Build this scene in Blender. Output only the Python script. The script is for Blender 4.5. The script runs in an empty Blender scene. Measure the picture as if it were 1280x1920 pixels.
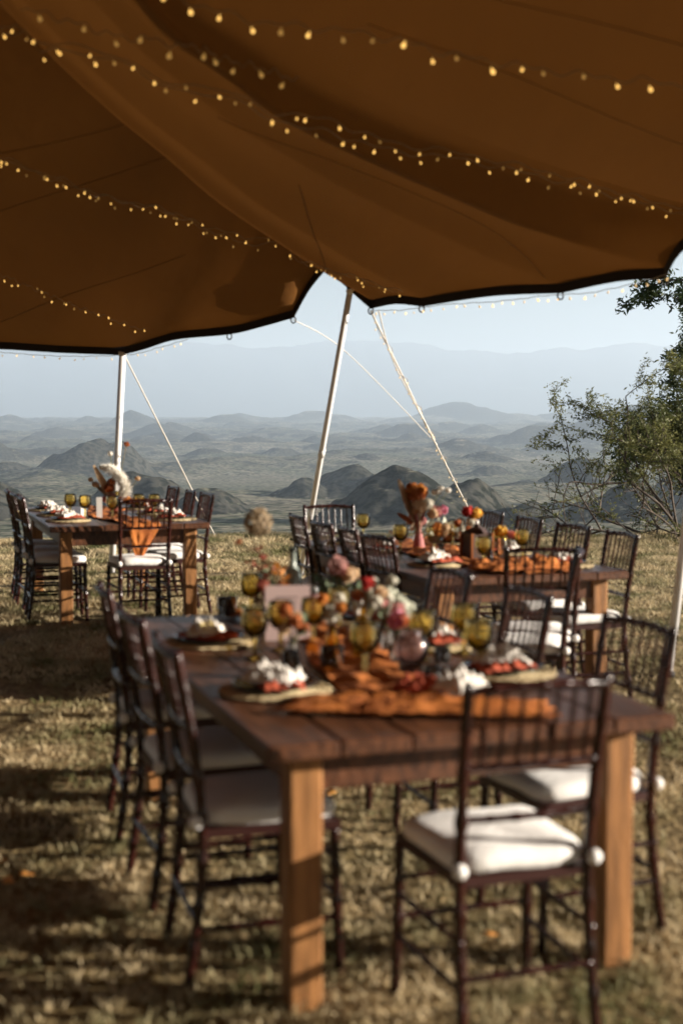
import bpy, math, random
import numpy as np
from mathutils import Vector, Matrix, noise as mnoise
from mathutils.bvhtree import BVHTree
random.seed(7)
RNG = np.random.default_rng(11)
S = bpy.context.scene
C = S.collection
R = math.radians

# ------------------------------------------------------------------ camera, sky, sun, exposure
cam_d = bpy.data.cameras.new('camera')
cam = bpy.data.objects.new('camera', cam_d)
C.objects.link(cam)
cam.location = (0, 0, 1.57)
cam.rotation_euler = (R(90) - math.atan(165 / 2500), 0, 0)
cam_d.sensor_fit = 'VERTICAL'
cam_d.sensor_height = 36
cam_d.sensor_width = 24
cam_d.lens = 2500 / 1920 * 36
cam_d.clip_start = 0.05
cam_d.clip_end = 120000
cam_d.dof.use_dof = True
cam_d.dof.focus_distance = 45
cam_d.dof.aperture_fstop = 2.0
S.camera = cam

SUN_EL, SUN_AZ = R(14), R(-4)            # azimuth measured from +X towards +Y
sdir = Vector((math.cos(SUN_EL) * math.cos(SUN_AZ), math.cos(SUN_EL) * math.sin(SUN_AZ), math.sin(SUN_EL)))
world = bpy.data.worlds.new('World')
S.world = world
world.use_nodes = True
wn = world.node_tree.nodes
wl = world.node_tree.links
wn.clear()
sky = wn.new('ShaderNodeTexSky')
sky.sky_type = 'NISHITA'
sky.sun_disc = False
sky.sun_elevation = SUN_EL
sky.sun_rotation = R(90) - SUN_AZ
sky.altitude = 900
sky.air_density = 1.0
sky.dust_density = 3.0
sky.ozone_density = 1.0
bg = wn.new('ShaderNodeBackground')
bg.inputs[1].default_value = 0.024
wo = wn.new('ShaderNodeOutputWorld')
wl.new(sky.outputs[0], bg.inputs[0])
wl.new(bg.outputs[0], wo.inputs[0])

sun_d = bpy.data.lights.new('sun', 'SUN')
sun_d.energy = 5.0
sun_d.angle = R(0.55)
sun_d.color = (1.0, 0.90, 0.77)
sun = bpy.data.objects.new('sun', sun_d)
C.objects.link(sun)
sun.rotation_euler = sdir.to_track_quat('Z', 'Y').to_euler()
sun.location = (30, 0, 20)

S.view_settings.view_transform = 'Standard'
S.view_settings.look = 'None'
S.view_settings.exposure = 2.0
S.view_settings.gamma = 1
S.cycles.use_denoising = True
S.cycles.max_bounces = 8
S.cycles.transparent_max_bounces = 12
S.cycles.volume_bounces = 2
S.cycles.caustics_reflective = False
S.cycles.caustics_refractive = False

# ------------------------------------------------------------------ helpers
class MB:
    def __init__(s): s.v = []; s.f = []; s.m = []; s.mi = 0
    def add(s, vs, fs):
        o = len(s.v); s.v += [tuple(p) for p in vs]
        s.f += [tuple(i + o for i in f) for f in fs]; s.m += [s.mi] * len(fs)
        return s
    def mesh(s, name, mats, smooth=False):
        me = bpy.data.meshes.new(name); me.from_pydata(s.v, [], s.f)
        for m in (mats if isinstance(mats, (list, tuple)) else [mats]): me.materials.append(m)
        if s.mi or any(s.m): me.polygons.foreach_set('material_index', s.m)
        if smooth: me.polygons.foreach_set('use_smooth', [True] * len(me.polygons))
        me.update(); return me
    def build(s, name, mats, parent=None, smooth=False):
        return link(name, s.mesh(name, mats, smooth), parent)
    def box(s, c, d, bev=0.0, rz=0.0):
        x, y, z = d[0] / 2, d[1] / 2, d[2] / 2; b = min(bev, x * .9, y * .9, z * .9)
        if b <= 0:
            vs = [(i * x, j * y, k * z) for i in (-1, 1) for j in (-1, 1) for k in (-1, 1)]
            fs = [(0, 1, 3, 2), (4, 6, 7, 5), (0, 4, 5, 1), (2, 3, 7, 6), (0, 2, 6, 4), (1, 5, 7, 3)]
        else:
            ring = lambda a, e, h: [(-a, -e + b, h), (-a + b, -e, h), (a - b, -e, h), (a, -e + b, h), (a, e - b, h), (a - b, e, h), (-a + b, e, h), (-a, e - b, h)]
            ins = lambda h: [(px * (x - b) / x, py * (y - b) / y, h) for px, py, _ in ring(x, y, 0)]
            vs = ins(-z) + ring(x, y, -z + b) + ring(x, y, z - b) + ins(z)
            fs = [tuple(range(7, -1, -1)), tuple(range(24, 32))]
            for r_ in range(3):
                for i in range(8): fs.append((r_ * 8 + i, r_ * 8 + (i + 1) % 8, r_ * 8 + 8 + (i + 1) % 8, r_ * 8 + 8 + i))
        cr, sr = math.cos(rz), math.sin(rz)
        s.add([(c[0] + px * cr - py * sr, c[1] + px * sr + py * cr, c[2] + pz) for px, py, pz in vs], fs); return s
    def tube(s, path, rad, n=8, cap=True):
        P = [Vector(p) for p in path]; k = len(P)
        rs = rad if isinstance(rad, (list, tuple)) else [rad] * k
        vs = []; up = None
        for i, p in enumerate(P):
            t = (P[min(i + 1, k - 1)] - P[max(i - 1, 0)]).normalized()
            if up is None: up = Vector((1, 0, 0)) if abs(t.x) < .8 else Vector((0, 1, 0))
            a = (up - t * up.dot(t)).normalized(); b = t.cross(a); up = a
            for j in range(n):
                w = 2 * math.pi * j / n; vs.append(p + (a * math.cos(w) + b * math.sin(w)) * rs[i])
        fs = [(i * n + j, i * n + (j + 1) % n, i * n + n + (j + 1) % n, i * n + n + j) for i in range(k - 1) for j in range(n)]
        if cap: fs += [tuple(range(n - 1, -1, -1)), tuple(range((k - 1) * n, k * n))]
        s.add(vs, fs); return s
    def lathe(s, prof, n=24, c=(0, 0, 0), mod=None):
        vs = []; k = len(prof)
        for r_, z in prof:
            for j in range(n):
                w = 2 * math.pi * j / n; q = r_ * (mod(w, r_, z) if mod else 1)
                vs.append((c[0] + q * math.cos(w), c[1] + q * math.sin(w), c[2] + z))
        fs = [(i * n + j, i * n + (j + 1) % n, i * n + n + (j + 1) % n, i * n + n + j) for i in range(k - 1) for j in range(n)]
        if prof[0][0] > 1e-4: fs.append(tuple(range(n - 1, -1, -1)))
        if prof[-1][0] > 1e-4: fs.append(tuple(range((k - 1) * n, k * n)))
        s.add(vs, fs); return s
    def grid(s, P):
        nu, nv = len(P), len(P[0]); vs = [p for row in P for p in row]
        fs = [(i * nv + j, i * nv + j + 1, i * nv + nv + j + 1, i * nv + nv + j) for i in range(nu - 1) for j in range(nv - 1)]
        s.add(vs, fs); return s

def link(name, data, parent=None):
    o = bpy.data.objects.new(name, data); C.objects.link(o)
    if parent: o.parent = parent
    return o
def tag(o, label=None, cat=None, group=None, kind=None):
    if label: o['label'] = label
    if cat: o['category'] = cat
    if group: o['group'] = group
    if kind: o['kind'] = kind
    return o
def empty(name, loc=(0, 0, 0), rz=0, label=None, cat=None, group=None):
    o = link(name, None); o.location = loc; o.rotation_euler = (0, 0, rz); o.empty_display_size = .1
    return tag(o, label, cat, group)
def copy_tree(o, parent=None):
    c = o.copy(); C.objects.link(c); c.parent = parent
    for ch in o.children: copy_tree(ch, c)
    return c
def np_mesh(name, V, F, mats, smooth=False, mi=None):
    """V (n,3) float, F (m,k) int with constant k"""
    V = np.asarray(V, np.float32); F = np.asarray(F, np.int32); k = F.shape[1]
    me = bpy.data.meshes.new(name)
    me.vertices.add(len(V)); me.vertices.foreach_set('co', V.ravel())
    me.loops.add(F.size); me.loops.foreach_set('vertex_index', F.ravel())
    me.polygons.add(len(F)); me.polygons.foreach_set('loop_start', np.arange(0, F.size, k, dtype=np.int32))
    me.polygons.foreach_set('loop_total', np.full(len(F), k, np.int32))
    for m in (mats if isinstance(mats, (list, tuple)) else [mats]): me.materials.append(m)
    if mi is not None: me.polygons.foreach_set('material_index', np.asarray(mi, np.int32))
    if smooth: me.polygons.foreach_set('use_smooth', np.ones(len(F), bool))
    me.update(calc_edges=True); return me

# ------------------------------------------------------------------ materials
def mat(name, col, rough=.6, col2=None, scale=8, bump=0, bscale=None, stretch=None, trans=0, sheen=0, spec=.5, metal=0, sub=0, detail=4, ior=1.45, coat=0, contrast=(.35, .65)):
    m = bpy.data.materials.new(name); m.use_nodes = True
    n, l = m.node_tree.nodes, m.node_tree.links
    b = n['Principled BSDF']
    b.inputs['Base Color'].default_value = (*col, 1); b.inputs['Roughness'].default_value = rough
    b.inputs['Specular IOR Level'].default_value = spec; b.inputs['Metallic'].default_value = metal
    b.inputs['Transmission Weight'].default_value = trans; b.inputs['IOR'].default_value = ior
    b.inputs['Coat Weight'].default_value = coat
    if sheen: b.inputs['Sheen Weight'].default_value = sheen
    if sub:
        b.inputs['Subsurface Weight'].default_value = sub; b.inputs['Subsurface Radius'].default_value = (.02, .015, .01)
    tc = n.new('ShaderNodeTexCoord'); mp = n.new('ShaderNodeMapping'); l.new(tc.outputs['Object'], mp.inputs[0])
    if stretch: mp.inputs['Scale'].default_value = stretch
    if col2:
        no = n.new('ShaderNodeTexNoise'); no.inputs['Scale'].default_value = scale; no.inputs['Detail'].default_value = detail
        l.new(mp.outputs[0], no.inputs['Vector'])
        rp = n.new('ShaderNodeValToRGB'); rp.color_ramp.elements[0].position = contrast[0]; rp.color_ramp.elements[1].position = contrast[1]
        rp.color_ramp.elements[0].color = (*col, 1); rp.color_ramp.elements[1].color = (*col2, 1)
        l.new(no.outputs['Fac'], rp.inputs[0]); l.new(rp.outputs[0], b.inputs['Base Color'])
    if bump:
        nb = n.new('ShaderNodeTexNoise'); nb.inputs['Scale'].default_value = bscale or scale * 4; nb.inputs['Detail'].default_value = 5
        l.new(mp.outputs[0], nb.inputs['Vector'])
        bp = n.new('ShaderNodeBump'); bp.inputs['Strength'].default_value = bump; bp.inputs['Distance'].default_value = .01
        l.new(nb.outputs['Fac'], bp.inputs['Height']); l.new(bp.outputs[0], b.inputs['Normal'])
    return m

def leafmat(name, col, col2, scale=3, tfac=.35, rough=.55, lo=.38):
    m = bpy.data.materials.new(name); m.use_nodes = True
    n, l = m.node_tree.nodes, m.node_tree.links; b = n['Principled BSDF']; b.inputs['Roughness'].default_value = rough
    b.inputs['Specular IOR Level'].default_value = .25
    tc = n.new('ShaderNodeTexCoord'); no = n.new('ShaderNodeTexNoise'); no.inputs['Scale'].default_value = scale; no.inputs['Detail'].default_value = 6
    l.new(tc.outputs['Object'], no.inputs['Vector'])
    rp = n.new('ShaderNodeValToRGB'); rp.color_ramp.elements[0].position = lo; rp.color_ramp.elements[1].position = lo + .24
    rp.color_ramp.elements[0].color = (*col, 1); rp.color_ramp.elements[1].color = (*col2, 1)
    l.new(no.outputs['Fac'], rp.inputs[0]); l.new(rp.outputs[0], b.inputs['Base Color'])
    tr = n.new('ShaderNodeBsdfTranslucent'); l.new(rp.outputs[0], tr.inputs[0])
    mx = n.new('ShaderNodeMixShader'); mx.inputs[0].default_value = tfac
    l.new(b.outputs[0], mx.inputs[1]); l.new(tr.outputs[0], mx.inputs[2]); l.new(mx.outputs[0], n['Material Output'].inputs[0])
    return m

def glass(name, col, rough=.03, tl=.24):
    """tinted thin-walled glass: coloured see-through plus a clear gloss"""
    m = bpy.data.materials.new(name); m.use_nodes = True
    n, l = m.node_tree.nodes, m.node_tree.links; n.remove(n['Principled BSDF'])
    t = n.new('ShaderNodeBsdfTransparent'); t.inputs[0].default_value = (*col, 1)
    g = n.new('ShaderNodeBsdfGlossy'); g.inputs['Roughness'].default_value = rough; g.inputs[0].default_value = (1, 1, 1, 1)
    d = n.new('ShaderNodeBsdfTranslucent'); d.inputs[0].default_value = (*col, 1)
    fr = n.new('ShaderNodeFresnel'); fr.inputs[0].default_value = 1.5
    m1 = n.new('ShaderNodeMixShader'); m1.inputs[0].default_value = tl
    l.new(t.outputs[0], m1.inputs[1]); l.new(d.outputs[0], m1.inputs[2])
    m2 = n.new('ShaderNodeMixShader'); l.new(fr.outputs[0], m2.inputs[0]); l.new(m1.outputs[0], m2.inputs[1]); l.new(g.outputs[0], m2.inputs[2])
    l.new(m2.outputs[0], n['Material Output'].inputs[0]); return m

M = {}
M['chair'] = mat('mahogany', (.010, .003, .0025), .22, (.032, .007, .005), 14, .15, 60, spec=.55)
M['chair_seat'] = mat('mahogany_seat', (.035, .010, .008), .4)
M['cushion'] = mat('white_cotton', (.80, .78, .75), .9, (.74, .72, .69), 6, .25, 35, sheen=.2)
M['tabletop'] = mat('stained_planks', (.030, .012, .007), .36, (.14, .056, .026), 5, .3, 18, stretch=(9, .8, 4), spec=.45, contrast=(.3, .7))
M['tableleg'] = mat('table_leg_wood', (.17, .075, .024), .5, (.36, .165, .056), 4, .3, 20, stretch=(8, 8, .9), spec=.4)
M['rust_cloth'] = mat('rust_gauze', (.27, .070, .009), .85, (.47, .15, .025), 9, .5, 60)
M['red_napkin'] = mat('terracotta_linen', (.33, .055, .022), .85, (.42, .08, .035), 10, .4, 50)
M['white_napkin'] = mat('ivory_linen', (.78, .74, .68), .9, (.70, .65, .58), 9, .4, 40)
M['straw'] = mat('woven_straw', (.50, .38, .20), .8, (.68, .55, .33), 30, .8, 120)
M['black_plate'] = mat('black_stoneware', (.012, .011, .011), .22, spec=.5)
M['amber'] = glass('amber_glass', (.97, .87, .52))
M['amber_bowl'] = glass('pale_amber_glass', (.985, .90, .60), tl=.17)
M['clear'] = glass('clear_glass', (.93, .93, .92))
M['rose_glass'] = glass('rose_glass', (.93, .80, .78))
M['bowl_glow'] = glass('amber_bowl_glow', (1.0, .86, .36), tl=.5)  # bright amber tint standing for light focused low in the goblet
M['amber_dark'] = glass('amber_bottle_glass', (.92, .66, .20))
M['wax'] = mat('candle_wax', (.75, .70, .66), .5, sub=.3)
M['plum_wax'] = mat('plum_candle_wax', (.16, .06, .06), .5)
M['card'] = mat('blush_card', (.52, .38, .36), .8)
M['card_dark'] = mat('card_print', (.06, .045, .045), .8)
M['white_card'] = mat('white_card', (.78, .77, .75), .8)
M['dark_glass'] = mat('dark_bottle', (.015, .018, .012), .12)
M['pewter'] = mat('pewter', (.42, .44, .46), .3, metal=1)
M['silver'] = mat('ribbed_silver', (.66, .66, .66), .18, metal=1)
M['cork'] = mat('grey_bottle', (.22, .25, .22), .25)
M['brown_box'] = mat('brown_lantern', (.055, .024, .014), .45)
M['copper'] = mat('copper', (.55, .20, .08), .3, metal=1)
M['stem'] = mat('dry_stem', (.20, .14, .06), .8, (.12, .14, .05), 8)
def pet(n, a, b, t=.3): M[n] = leafmat(n, a, b, 20, t, .7)
pet('p_red', (.32, .015, .012), (.45, .03, .02)); pet('p_pink', (.62, .17, .28), (.75, .34, .42)); pet('p_blush', (.46, .22, .20), (.55, .32, .29))
pet('p_white', (.50, .47, .38), (.62, .59, .50)); pet('p_sage', (.36, .37, .28), (.62, .62, .52)); pet('p_orange', (.45, .14, .025), (.60, .25, .05)); pet('p_yellow', (.72, .38, .05), (.8, .5, .1))
pet('p_rust', (.28, .07, .02), (.45, .14, .04)); pet('p_beige', (.52, .34, .19), (.68, .5, .32)); pet('p_plume', (.74, .70, .63), (.82, .79, .72)); pet('p_green', (.10, .14, .08), (.17, .21, .13))
pet('p_mauve', (.45, .16, .16), (.58, .26, .24)); pet('p_tan', (.26, .19, .11), (.38, .29, .19)); pet('p_darkred', (.16, .03, .02), (.26, .06, .03))
M['pole'] = mat('pole_white_paint', (.74, .73, .72), .28)
M['rope'] = mat('white_rope', (.62, .58, .52), .85, bump=.6, bscale=200)
M['hem'] = mat('tent_hem', (.014, .010, .008), .8)
M['seam'] = mat('tent_seam', (.20, .095, .028), .8)
M['cable'] = mat('fairy_cable', (.30, .24, .18), .5)
M['bark'] = mat('bark', (.045, .032, .024), .85, (.10, .075, .055), 12, .6, 40)
M['leafA'] = leafmat('acacia_leaf', (.055, .070, .022), (.17, .17, .06), 2.2, .35)
M['leafB'] = leafmat('evergreen_leaf', (.022, .040, .012), (.060, .085, .026), 2.2, .3)
M['fallen'] = leafmat('fallen_leaf', (.62, .24, .05), (.7, .36, .1), 30, .2)

def bulbmat(strength):
    m = bpy.data.materials.new('lit_bulb'); m.use_nodes = True; b = m.node_tree.nodes['Principled BSDF']
    b.inputs['Base Color'].default_value = (.9, .7, .4, 1); b.inputs['Emission Color'].default_value = (1, .56, .14, 1)
    b.inputs['Emission Strength'].default_value = strength; return m
M['bulb'] = bulbmat(.42)
M['bulb_dim'] = bulbmat(.07)  # slight glow put into the bulbs, those of the unlit strings included

def canopy_mat():
    m = bpy.data.materials.new('stretch_fabric'); m.use_nodes = True
    n, l = m.node_tree.nodes, m.node_tree.links; b = n['Principled BSDF']
    b.inputs['Roughness'].default_value = .85; b.inputs['Specular IOR Level'].default_value = .15
    tc = n.new('ShaderNodeTexCoord'); mp = n.new('ShaderNodeMapping'); mp.inputs['Scale'].default_value = (1, .25, 1); mp.inputs['Rotation'].default_value = (0, 0, R(35)); l.new(tc.outputs['Object'], mp.inputs[0])
    no = n.new('ShaderNodeTexNoise'); no.inputs['Scale'].default_value = 1.3; no.inputs['Detail'].default_value = 5; l.new(mp.outputs[0], no.inputs['Vector'])
    rp = n.new('ShaderNodeValToRGB'); rp.color_ramp.elements[0].position = .3; rp.color_ramp.elements[1].position = .7
    rp.color_ramp.elements[0].color = (.225, .093, .020, 1); rp.color_ramp.elements[1].color = (.27, .113, .026, 1)
    l.new(no.outputs['Fac'], rp.inputs[0]); l.new(rp.outputs[0], b.inputs['Base Color'])
    bp = n.new('ShaderNodeBump'); bp.inputs['Strength'].default_value = .35; bp.inputs['Distance'].default_value = .06
    l.new(no.outputs['Fac'], bp.inputs['Height']); l.new(bp.outputs[0], b.inputs['Normal'])
    fw = n.new('ShaderNodeTexNoise'); fw.inputs['Scale'].default_value = 90; fw.inputs['Detail'].default_value = 3; l.new(tc.outputs['Object'], fw.inputs['Vector'])
    b2 = n.new('ShaderNodeBump'); b2.inputs['Strength'].default_value = .25; b2.inputs['Distance'].default_value = .004; l.new(fw.outputs['Fac'], b2.inputs['Height']); l.new(bp.outputs[0], b2.inputs['Normal']); l.new(b2.outputs[0], b.inputs['Normal'])
    tr = n.new('ShaderNodeBsdfTranslucent'); tr.inputs[0].default_value = (.085, .032, .0062, 1); l.new(bp.outputs[0], tr.inputs['Normal'])
    mx = n.new('ShaderNodeMixShader'); mx.inputs[0].default_value = .32
    l.new(b.outputs[0], mx.inputs[1]); l.new(tr.outputs[0], mx.inputs[2]); l.new(mx.outputs[0], n['Material Output'].inputs[0])
    return m
M['canopy'] = canopy_mat()

def ground_mat():
    m = bpy.data.materials.new('dry_lawn'); m.use_nodes = True
    n, l = m.node_tree.nodes, m.node_tree.links; b = n['Principled BSDF']; b.inputs['Roughness'].default_value = .95; b.inputs['Specular IOR Level'].default_value = .1
    tc = n.new('ShaderNodeTexCoord')
    a = n.new('ShaderNodeTexNoise'); a.inputs['Scale'].default_value = .9; a.inputs['Detail'].default_value = 6; l.new(tc.outputs['Object'], a.inputs['Vector'])
    f = n.new('ShaderNodeTexNoise'); f.inputs['Scale'].default_value = 28; f.inputs['Detail'].default_value = 5; l.new(tc.outputs['Object'], f.inputs['Vector'])
    r1 = n.new('ShaderNodeValToRGB'); e = r1.color_ramp.elements; e[0].position = .34; e[1].position = .60; e[0].color = (.15, .12, .055, 1); e[1].color = (.37, .285, .175, 1)
    r2 = n.new('ShaderNodeValToRGB'); e = r2.color_ramp.elements; e[0].position = .3; e[1].position = .7; e[0].color = (.30, .27, .22, 1); e[1].color = (1.2, 1.15, 1.0, 1)
    l.new(a.outputs['Fac'], r1.inputs[0]); l.new(f.outputs['Fac'], r2.inputs[0])
    mx = n.new('ShaderNodeMix'); mx.data_type = 'RGBA'; mx.blend_type = 'MULTIPLY'; mx.inputs[0].default_value = 1
    l.new(r1.outputs[0], mx.inputs[6]); l.new(r2.outputs[0], mx.inputs[7]); l.new(mx.outputs[2], b.inputs['Base Color'])
    bp = n.new('ShaderNodeBump'); bp.inputs['Strength'].default_value = 1; bp.inputs['Distance'].default_value = .03; l.new(f.outputs['Fac'], bp.inputs['Height']); l.new(bp.outputs[0], b.inputs['Normal'])
    return m
M['lawn'] = ground_mat()
M['grass'] = leafmat('dry_grass', (.13, .13, .048), (.54, .43, .26), 2.2, .3, .7, .34)

def hill_mat(name, far=False):
    m = bpy.data.materials.new(name); m.use_nodes = True
    n, l = m.node_tree.nodes, m.node_tree.links; b = n['Principled BSDF']; b.inputs['Roughness'].default_value = 1; b.inputs['Specular IOR Level'].default_value = 0
    ge = n.new('ShaderNodeNewGeometry')
    def nz(sc, det=5):
        x = n.new('ShaderNodeTexNoise'); x.inputs['Scale'].default_value = sc; x.inputs['Detail'].default_value = det; l.new(ge.outputs['Position'], x.inputs['Vector']); return x
    big, mid, fine = nz(.0018), nz(.022, 8), nz(.14, 6)
    r1 = n.new('ShaderNodeValToRGB'); e = r1.color_ramp.elements; e[0].position = .38; e[1].position = .62; e[0].color = (.10, .112, .082, 1); e[1].color = (.23, .205, .170, 1)
    ad = n.new('ShaderNodeMix'); ad.inputs[0].default_value = .45; l.new(big.outputs['Fac'], ad.inputs[2]); l.new(mid.outputs['Fac'], ad.inputs[3]); l.new(ad.outputs[0], r1.inputs[0])
    r2 = n.new('ShaderNodeValToRGB'); e = r2.color_ramp.elements; e[0].position = .42; e[1].position = .58; e[0].color = (.30, .34, .28, 1); e[1].color = (1.25, 1.2, 1.1, 1)
    l.new(fine.outputs['Fac'], r2.inputs[0])
    mx = n.new('ShaderNodeMix'); mx.data_type = 'RGBA'; mx.blend_type = 'MULTIPLY'; mx.inputs[0].default_value = 1
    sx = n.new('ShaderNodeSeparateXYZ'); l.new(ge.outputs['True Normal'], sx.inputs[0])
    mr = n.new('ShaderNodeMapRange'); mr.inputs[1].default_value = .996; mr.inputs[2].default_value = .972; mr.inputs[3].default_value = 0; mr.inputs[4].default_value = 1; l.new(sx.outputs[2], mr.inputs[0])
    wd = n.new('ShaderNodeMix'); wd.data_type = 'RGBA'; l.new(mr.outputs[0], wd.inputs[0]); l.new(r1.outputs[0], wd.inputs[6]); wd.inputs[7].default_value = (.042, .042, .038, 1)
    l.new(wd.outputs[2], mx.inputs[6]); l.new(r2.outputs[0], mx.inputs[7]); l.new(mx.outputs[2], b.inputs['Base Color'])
    bp = n.new('ShaderNodeBump'); bp.inputs['Strength'].default_value = .6; bp.inputs['Distance'].default_value = 2; l.new(fine.outputs['Fac'], bp.inputs['Height']); l.new(bp.outputs[0], b.inputs['Normal'])
    return m
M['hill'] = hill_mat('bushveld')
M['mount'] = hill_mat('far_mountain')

# ------------------------------------------------------------------ ground: lawn, valley, far mountains
def sstep(a, b, x):
    t = np.clip((x - a) / (b - a), 0, 1); return t * t * (3 - 2 * t)
def vnoise(x, y, seed=0):
    """tileless value noise, vectorised"""
    xi = np.floor(x).astype(np.int64); yi = np.floor(y).astype(np.int64); fx = x - xi; fy = y - yi
    fx = fx * fx * (3 - 2 * fx); fy = fy * fy * (3 - 2 * fy)
    def h(a, b):
        v = (a * 374761393 + b * 668265263 + seed * 974634777) & 0x7fffffff
        v = ((v ^ (v >> 13)) * 1274126177) & 0x7fffffff
        return ((v ^ (v >> 16)) & 0xffff) / 65535.0
    return (h(xi, yi) * (1 - fx) + h(xi + 1, yi) * fx) * (1 - fy) + (h(xi, yi + 1) * (1 - fx) + h(xi + 1, yi + 1) * fx) * fy
def fbm(x, y, o=5, seed=0):
    s_, a, t = 0, .5, 0
    for i in range(o): s_ = s_ + a * vnoise(x, y, seed + i); t += a; x = x * 2.03 + 17.1; y = y * 2.03 + 5.3; a *= .5
    return s_ / t
def lawn_z(x, y):
    x = np.asarray(x, float); y = np.asarray(y, float)
    g = .07 * sstep(.2, -1.2, x) * sstep(5.5, 8.5, y)
    g = g + .03 * (fbm(x * .6 + 40, y * .6 + 40, 3) - .5)
    yb = 17.3 + .25 * x + 1.2 * (fbm(x * .35 + 9, y * 0 + 3, 3, 5) - .5)
    yb = np.clip(yb, 14.5, 21)
    t = np.clip(y - yb, 0, None)
    return g - .045 * t * t / (1 + .02 * t)
def lz(x, y): return float(lawn_z(x, y))

def axis(a, b, fine0, fine1, df, dc):
    return np.concatenate([np.arange(a, fine0, dc), np.arange(fine0, fine1, df), np.arange(fine1, b + dc, dc)])
xs = axis(-120, 120, -7, 8, .1, 3.0); ys = axis(-80, 44, 0, 24, .1, 2.0)
X, Y = np.meshgrid(xs, ys); Z = lawn_z(X, Y)
V = np.stack([X, Y, Z], -1).reshape(-1, 3); nx, ny = len(xs), len(ys)
I = (np.arange(ny - 1)[:, None] * nx + np.arange(nx - 1)[None, :]).ravel()
F = np.stack([I, I + 1, I + nx + 1, I + nx], 1)
tag(link('lawn', np_mesh('lawn', V, F, M['lawn'], True)), kind='structure')

# valley: plain profile by distance plus named hills (bearing as x/y ratio, distance, peak height, half widths)
PR = [(38, -24), (120, -55), (500, -88), (1200, -102), (2200, -140), (4000, -172), (6500, -172), (10000, -142), (15000, -60), (19000, 30), (24500, 80), (36000, 160)]
HILLS = [  # (bearing, distance, summit z, half-width across, half-width along)
    (-0.242, 16852, 48.8, 303, 410), (-0.19, 15540, 63.7, 298, 403), (-0.1532, 13702, 100.2, 340, 459), (-0.1252, 11235, -2.9, 216, 291), (-0.1052, 8295, -78.1, 126, 170), (-0.0712, 17692, 114.8, 439, 592),
    (-0.0212, 17692, 157.3, 453, 611), (0.0, 17692, 93.6, 354, 478), (-0.042, 11235, -47.9, 337, 455), (-0.192, 4095, -63.9, 131, 177), (-0.166, 4095, -88.5, 82, 111), (-0.0932, 4987, -142.1, 96, 129),
    (-0.146, 1837, -70.5, 77, 104), (-0.1, 1627, -83.1, 52, 70), (0.0032, 2415, -82.5, 89, 120), (-0.032, 2310, -100.1, 55, 75), (0.0468, 1365, -50.3, 66, 88), (0.096, 1365, -63.9, 49, 66),
    (0.136, 1312, -79.8, 42, 57), (0.092, 18322, 258.1, 513, 693), (0.124, 18322, 111.5, 586, 792), (0.06, 17692, 86.5, 495, 669), (0.176, 18322, 236.1, 454, 613), (0.196, 9345, 80.1, 430, 580),
    (0.144, 8820, -33.7, 247, 333), (0.236, 10605, 128.8, 509, 687), (0.054, 8820, -69.0, 183, 248), (0.086, 6825, -94.0, 202, 273), (0.108, 4462, -137.7, 75, 101), (0.018, 5250, -130.7, 88, 119),
    (-0.0592, 6615, -154.5, 85, 114), (-0.24, 6825, -148.6, 104, 140), (-0.254, 4357, -129.2, 105, 141), (0.024, 2310, -100.1, 46, 62), (-0.28, 6090, -10.6, 219, 296), (-0.272, 1522, -65.4, 67, 90),
    (0.284, 2152, -37.2, 103, 139), (0.216, 1522, -62.4, 55, 74), (0.176, 2992, -88.2, 84, 113), (-0.22, 13230, -24.9, 159, 214), (-0.088, 7665, -136.4, 110, 149), (-0.008, 8085, -127.8, 129, 175),
    (0.032, 7875, -133.9, 113, 153), (-0.032, 5145, -156.9, 74, 100), (0.128, 6825, -134.9, 109, 147), (-0.136, 6982, -146.5, 84, 113)]
hr = random.Random(23)
for k in range(46):                                    # the crowd of smaller rolling hills between the named ones
    d = hr.uniform(4200, 15500); hb = float(np.interp(d, [p[0] for p in PR], [p[1] for p in PR])); w = d * hr.uniform(.013, .026)
    HILLS.append((hr.uniform(-.27, .27), d, hb + w * hr.uniform(.26, .42), w, w * hr.uniform(1.0, 1.5)))
rr = np.concatenate([np.geomspace(80, 900, 50)[:-1], np.geomspace(900, 19000, 400)[:-1], np.geomspace(19000, 36000, 20)])
aa = np.concatenate([np.linspace(-1.1, -.31, 40)[:-1], np.linspace(-.31, .31, 560), np.linspace(.31, 1.1, 40)[1:]])   # bearing angle
RR, AA = np.meshgrid(rr, aa, indexing='ij')
VX, VY = RR * np.sin(AA), RR * np.cos(AA)
prof = np.interp(RR, [p[0] for p in PR], [p[1] for p in PR])
VZ = prof + (fbm(VX / 420, VY / 420, 5, 3) - .5) * np.interp(RR, [38, 900, 5000, 30000], [3, 9, 20, 40])
roll = 1 - np.abs(2 * fbm(VX / 1500 + 7, VY / 1900 + 3, 6, 31) - 1)
VZ = VZ + (roll ** 2.5 - .35) * np.interp(RR, [38, 1200, 2500, 6000, 14000, 30000], [0, 14, 40, 85, 120, 60])
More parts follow.
